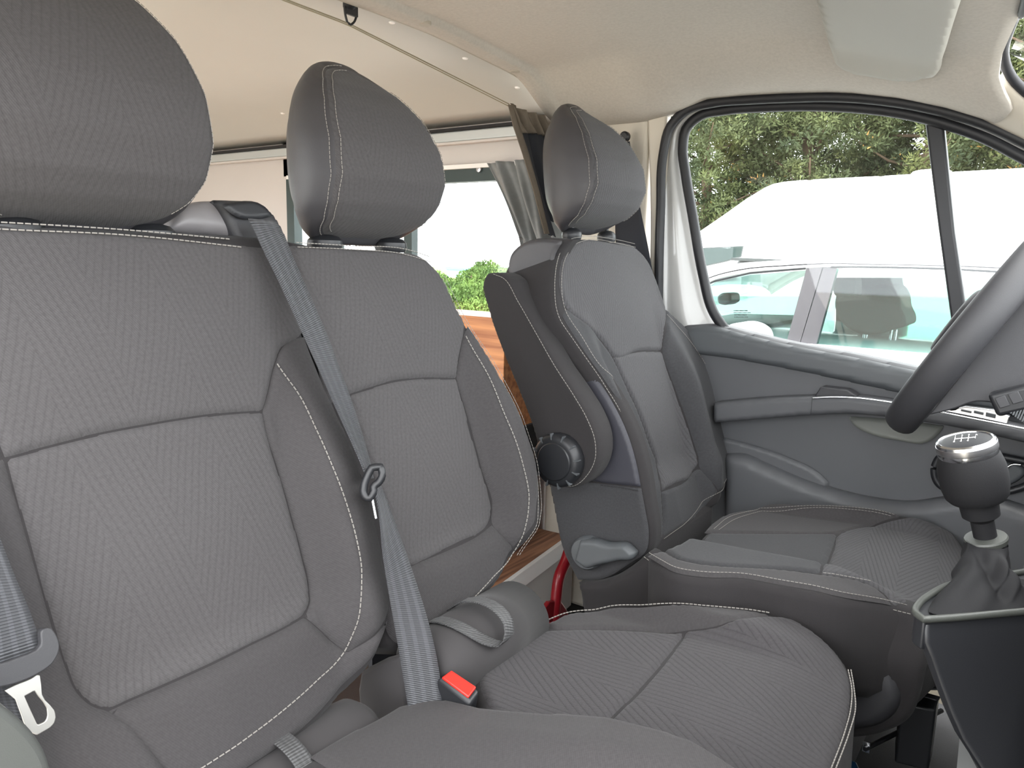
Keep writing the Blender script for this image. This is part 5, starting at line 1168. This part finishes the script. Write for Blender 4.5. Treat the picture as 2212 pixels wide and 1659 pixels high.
# ---- trees
def tree(name, label, x, y, h, spread, seed, n, leaf, m, dry=0, trunk_h=None, group=None, z0=GZ, low=.12):
    rnd = np.random.RandomState(seed)
    t = thing(name, label, 'tree', (x, y, z0), group)
    parts = []
    th_ = trunk_h or h*.92
    tr = np.array([[x + .15*math.sin(k*1.3+seed), y, z0 + th_*k/6] for k in range(7)])
    V, Fs = tube_mesh(tr, np.linspace(.16, .04, 7)*h/6, 8); parts.append((V, Fs))
    nb_ = 46; cl = []
    for k in range(nb_):
        zz = z0 + h*(low + (1-low)*((k+.5)/nb_)); a = k*2.4 + rnd.rand()
        fr_ = (zz-z0)/h; L = spread*(1.0 - .55*fr_)*(.65+.5*rnd.rand()); b0 = np.array([x, y, zz-.1*L]); e = b0 + np.array([math.cos(a)*L, math.sin(a)*L, (.15+.3*rnd.rand())*L])
        mid = (b0+e)/2 + [0, 0, -.08*L]; V, Fs = tube_mesh(np.array([b0, mid, e]), np.array([.035, .022, .010])*h/6, 5); parts.append((V, Fs))
        for s in (.35, .55, .72, .86, 1.0):
            for j in range(3):
                c = (b0*(1-s)+e*s) + rnd.normal(size=3)*[.22, .22, .13]*spread*.45; cl.append((c, .22+.16*rnd.rand()))
    V, Fs = join(parts); obj('trunk', V, Fs, MT['bark'], t)
    cl = cl[:]; cc_ = np.array([c for c, _ in cl]); rr_ = np.array([r for _, r in cl])
    def fol(nm, N, mat_, sub):
        k = rnd.choice(sub, N); d = rnd.normal(size=(N, 3)); d /= np.linalg.norm(d, axis=1)[:, None]
        P = cc_[k] + d*(rr_[k]*rnd.rand(N)**.4*spread*.30)[:, None]*[1, 1, .7]
        ax_ = d + rnd.normal(size=(N, 3))*.7; ax_[:, 2] += .3; ax_ /= np.linalg.norm(ax_, axis=1)[:, None]
        s_ = np.cross(ax_, rnd.normal(size=(N, 3))); s_ /= np.linalg.norm(s_, axis=1)[:, None]
        Ls = leaf*(.6+.8*rnd.rand(N))[:, None]
        V = np.stack([P - s_*Ls*.22, P + ax_*Ls, P + s_*Ls*.22, P - ax_*Ls*.25], 1).reshape(-1, 3)
        Fq = np.arange(N*4).reshape(-1, 4); obj(nm, V, Fq, mat_, t, smooth=False, kind='stuff')
    allk = np.arange(len(cl)); fol('foliage', n, MT[m], allk)
    if dry: fol('dry_foliage', dry, MT['dry_needles'], rnd.choice(allk, max(3, len(cl)//14), False))
    return t
LEAF = .055
specs = [(1505, 12.0, 5.4, 2.0, 26000, 150, 'tall dark pine at the left edge of the driver window'),
         (1620, 16.0, 6.6, 2.0, 26000, 700, 'pine with yellowing patches left of centre in the driver window'),
         (1745, 13.0, 6.0, 2.1, 28000, 700, 'wide pine with an orange-tinged branch in the middle of the driver window'),
         (1870, 17.5, 5.6, 2.0, 26000, 200, 'lower pine under the bright gap in the driver window'),
         (1975, 12.5, 5.0, 1.9, 26000, 200, 'light green pine left of the window divider'),
         (2100, 16.5, 5.6, 2.0, 24000, 100, 'dense low pine right of the window divider'),
         (2230, 13.5, 5.0, 1.9, 20000, 500, 'pine with rust coloured twigs at the right edge of the quarter window'),
         (2350, 11.5, 6.6, 1.7, 12000, 0, 'tall pine seen through the windscreen corner')]
for i, (px, Y, h, s, n, dry, lab) in enumerate(specs):
    p = atY(px, 500, Y); tree('pine_tree', lab, p[0], Y, h, s, 10+i, int(n*2.6), LEAF, 'pine_needles', dry, group='pines behind the parked van')
def bush(lab, px, Y, h, s, seed, n=9000):
    n *= 3
    p = atY(px, 600, Y); rnd = np.random.RandomState(seed); t = thing('bush', lab, 'bush', (p[0], Y, GZ), 'bushes along the field')
    V, Fs = join([tube_mesh(np.array([[p[0], Y, GZ], [p[0] + math.cos(a)*s*.6, Y + math.sin(a)*s*.6, GZ + h*.8]]), np.array([.05, .02]), 5) for a in np.arange(6)*1.05]); obj('stems', V, Fs, MT['bark'], t)
    d = rnd.normal(size=(n, 3)); d /= np.linalg.norm(d, axis=1)[:, None]; r = rnd.rand(n)**.33
    lump = 1 + .22*np.sin(d[:, 0]*5+seed) * np.cos(d[:, 2]*6+seed*2)
    P = np.array([p[0], Y, GZ + h*.5]) + d*(r*lump)[:, None]*[s, s, h*.52]; P[:, 2] = np.maximum(P[:, 2], GZ+.02)
    ax_ = nrm([0, 0, 1]) + rnd.normal(size=(n, 3))*.7; ax_ /= np.linalg.norm(ax_, axis=1)[:, None]; s_ = np.cross(ax_, rnd.normal(size=(n, 3))); s_ /= np.linalg.norm(s_, axis=1)[:, None]
    L = .055*(.6+.8*rnd.rand(n))[:, None]
    V = np.stack([P - s_*L*.3, P + ax_*L, P + s_*L*.3, P - ax_*L*.3], 1).reshape(-1, 3); obj('leaves', V, np.arange(n*4).reshape(-1, 4), MT['bush_leaves'], t, smooth=False, kind='stuff')
bush('round green bush topping the hedge in the side window', 1062, 15.0, 1.36, .9, 3, 10000)
bush('low bush left of the round one in the side window', 975, 14.0, .9, 1.3, 4)
bush('bright low bush behind the armrest edge', 1110, 13.0, 1.15, 1.2, 5)
bush('pale scrub at the left of the hedge line', 905, 15.0, 1.1, 1.5, 6)
bush('low scrub nearest the van window', 1010, 10.5, .55, 1.2, 7, 6000)
tuft = np.random.RandomState(9); n = 16000
P = np.stack([tuft.uniform(-16, -6, n), tuft.uniform(8.6, 14, n), np.full(n, GZ)], 1); L = tuft.uniform(.10, .45, n)[:, None]; dx = tuft.normal(size=(n, 3))*[.25, .25, 0]; s_ = np.stack([np.cos(P[:, 0]*90), np.sin(P[:, 0]*90), np.zeros(n)], 1)*.012
V = np.stack([P - s_, P + s_, P + (dx + [0, 0, 1])*L], 1).reshape(-1, 3)
gs = obj('grass', V, np.arange(n*3).reshape(-1, 3), MT['bush_leaves'], smooth=False, kind='stuff'); gs['label'] = 'tall rough grass in the field beyond the side window'; gs['category'] = 'grass'
bd_ = thing('building', 'distant pale blue-green building roof above the hedge in the side window', 'building', (atY(985, 590, 40)[0], 41, GZ))
bp0 = xz(40, [(965, 578), (1003, 580), (1003, 640), (965, 640)]); prism('wall', bp0, [0, 4, 0], mat('pale_wall', srgb(170, 205, 212), .7), bd_)
prism('roof', xz(39.9, [(962, 576), (1006, 579), (1006, 584), (962, 582)]), [0, 4.2, 0], mat('pale_roof', srgb(120, 180, 205), .6), bd_)

# ---- light portals at the openings the daylight comes through
def portal(loc, rot, sx, sy):
    L = bpy.data.lights.new('sky_portal', 'AREA'); L.shape = 'RECTANGLE'; L.size = sx; L.size_y = sy; L.cycles.is_portal = True
    o = bpy.data.objects.new('sky_portal', L); C.objects.link(o); o.location = (loc[0], loc[1], loc[2]+CZ); o.rotation_euler = rot; return o
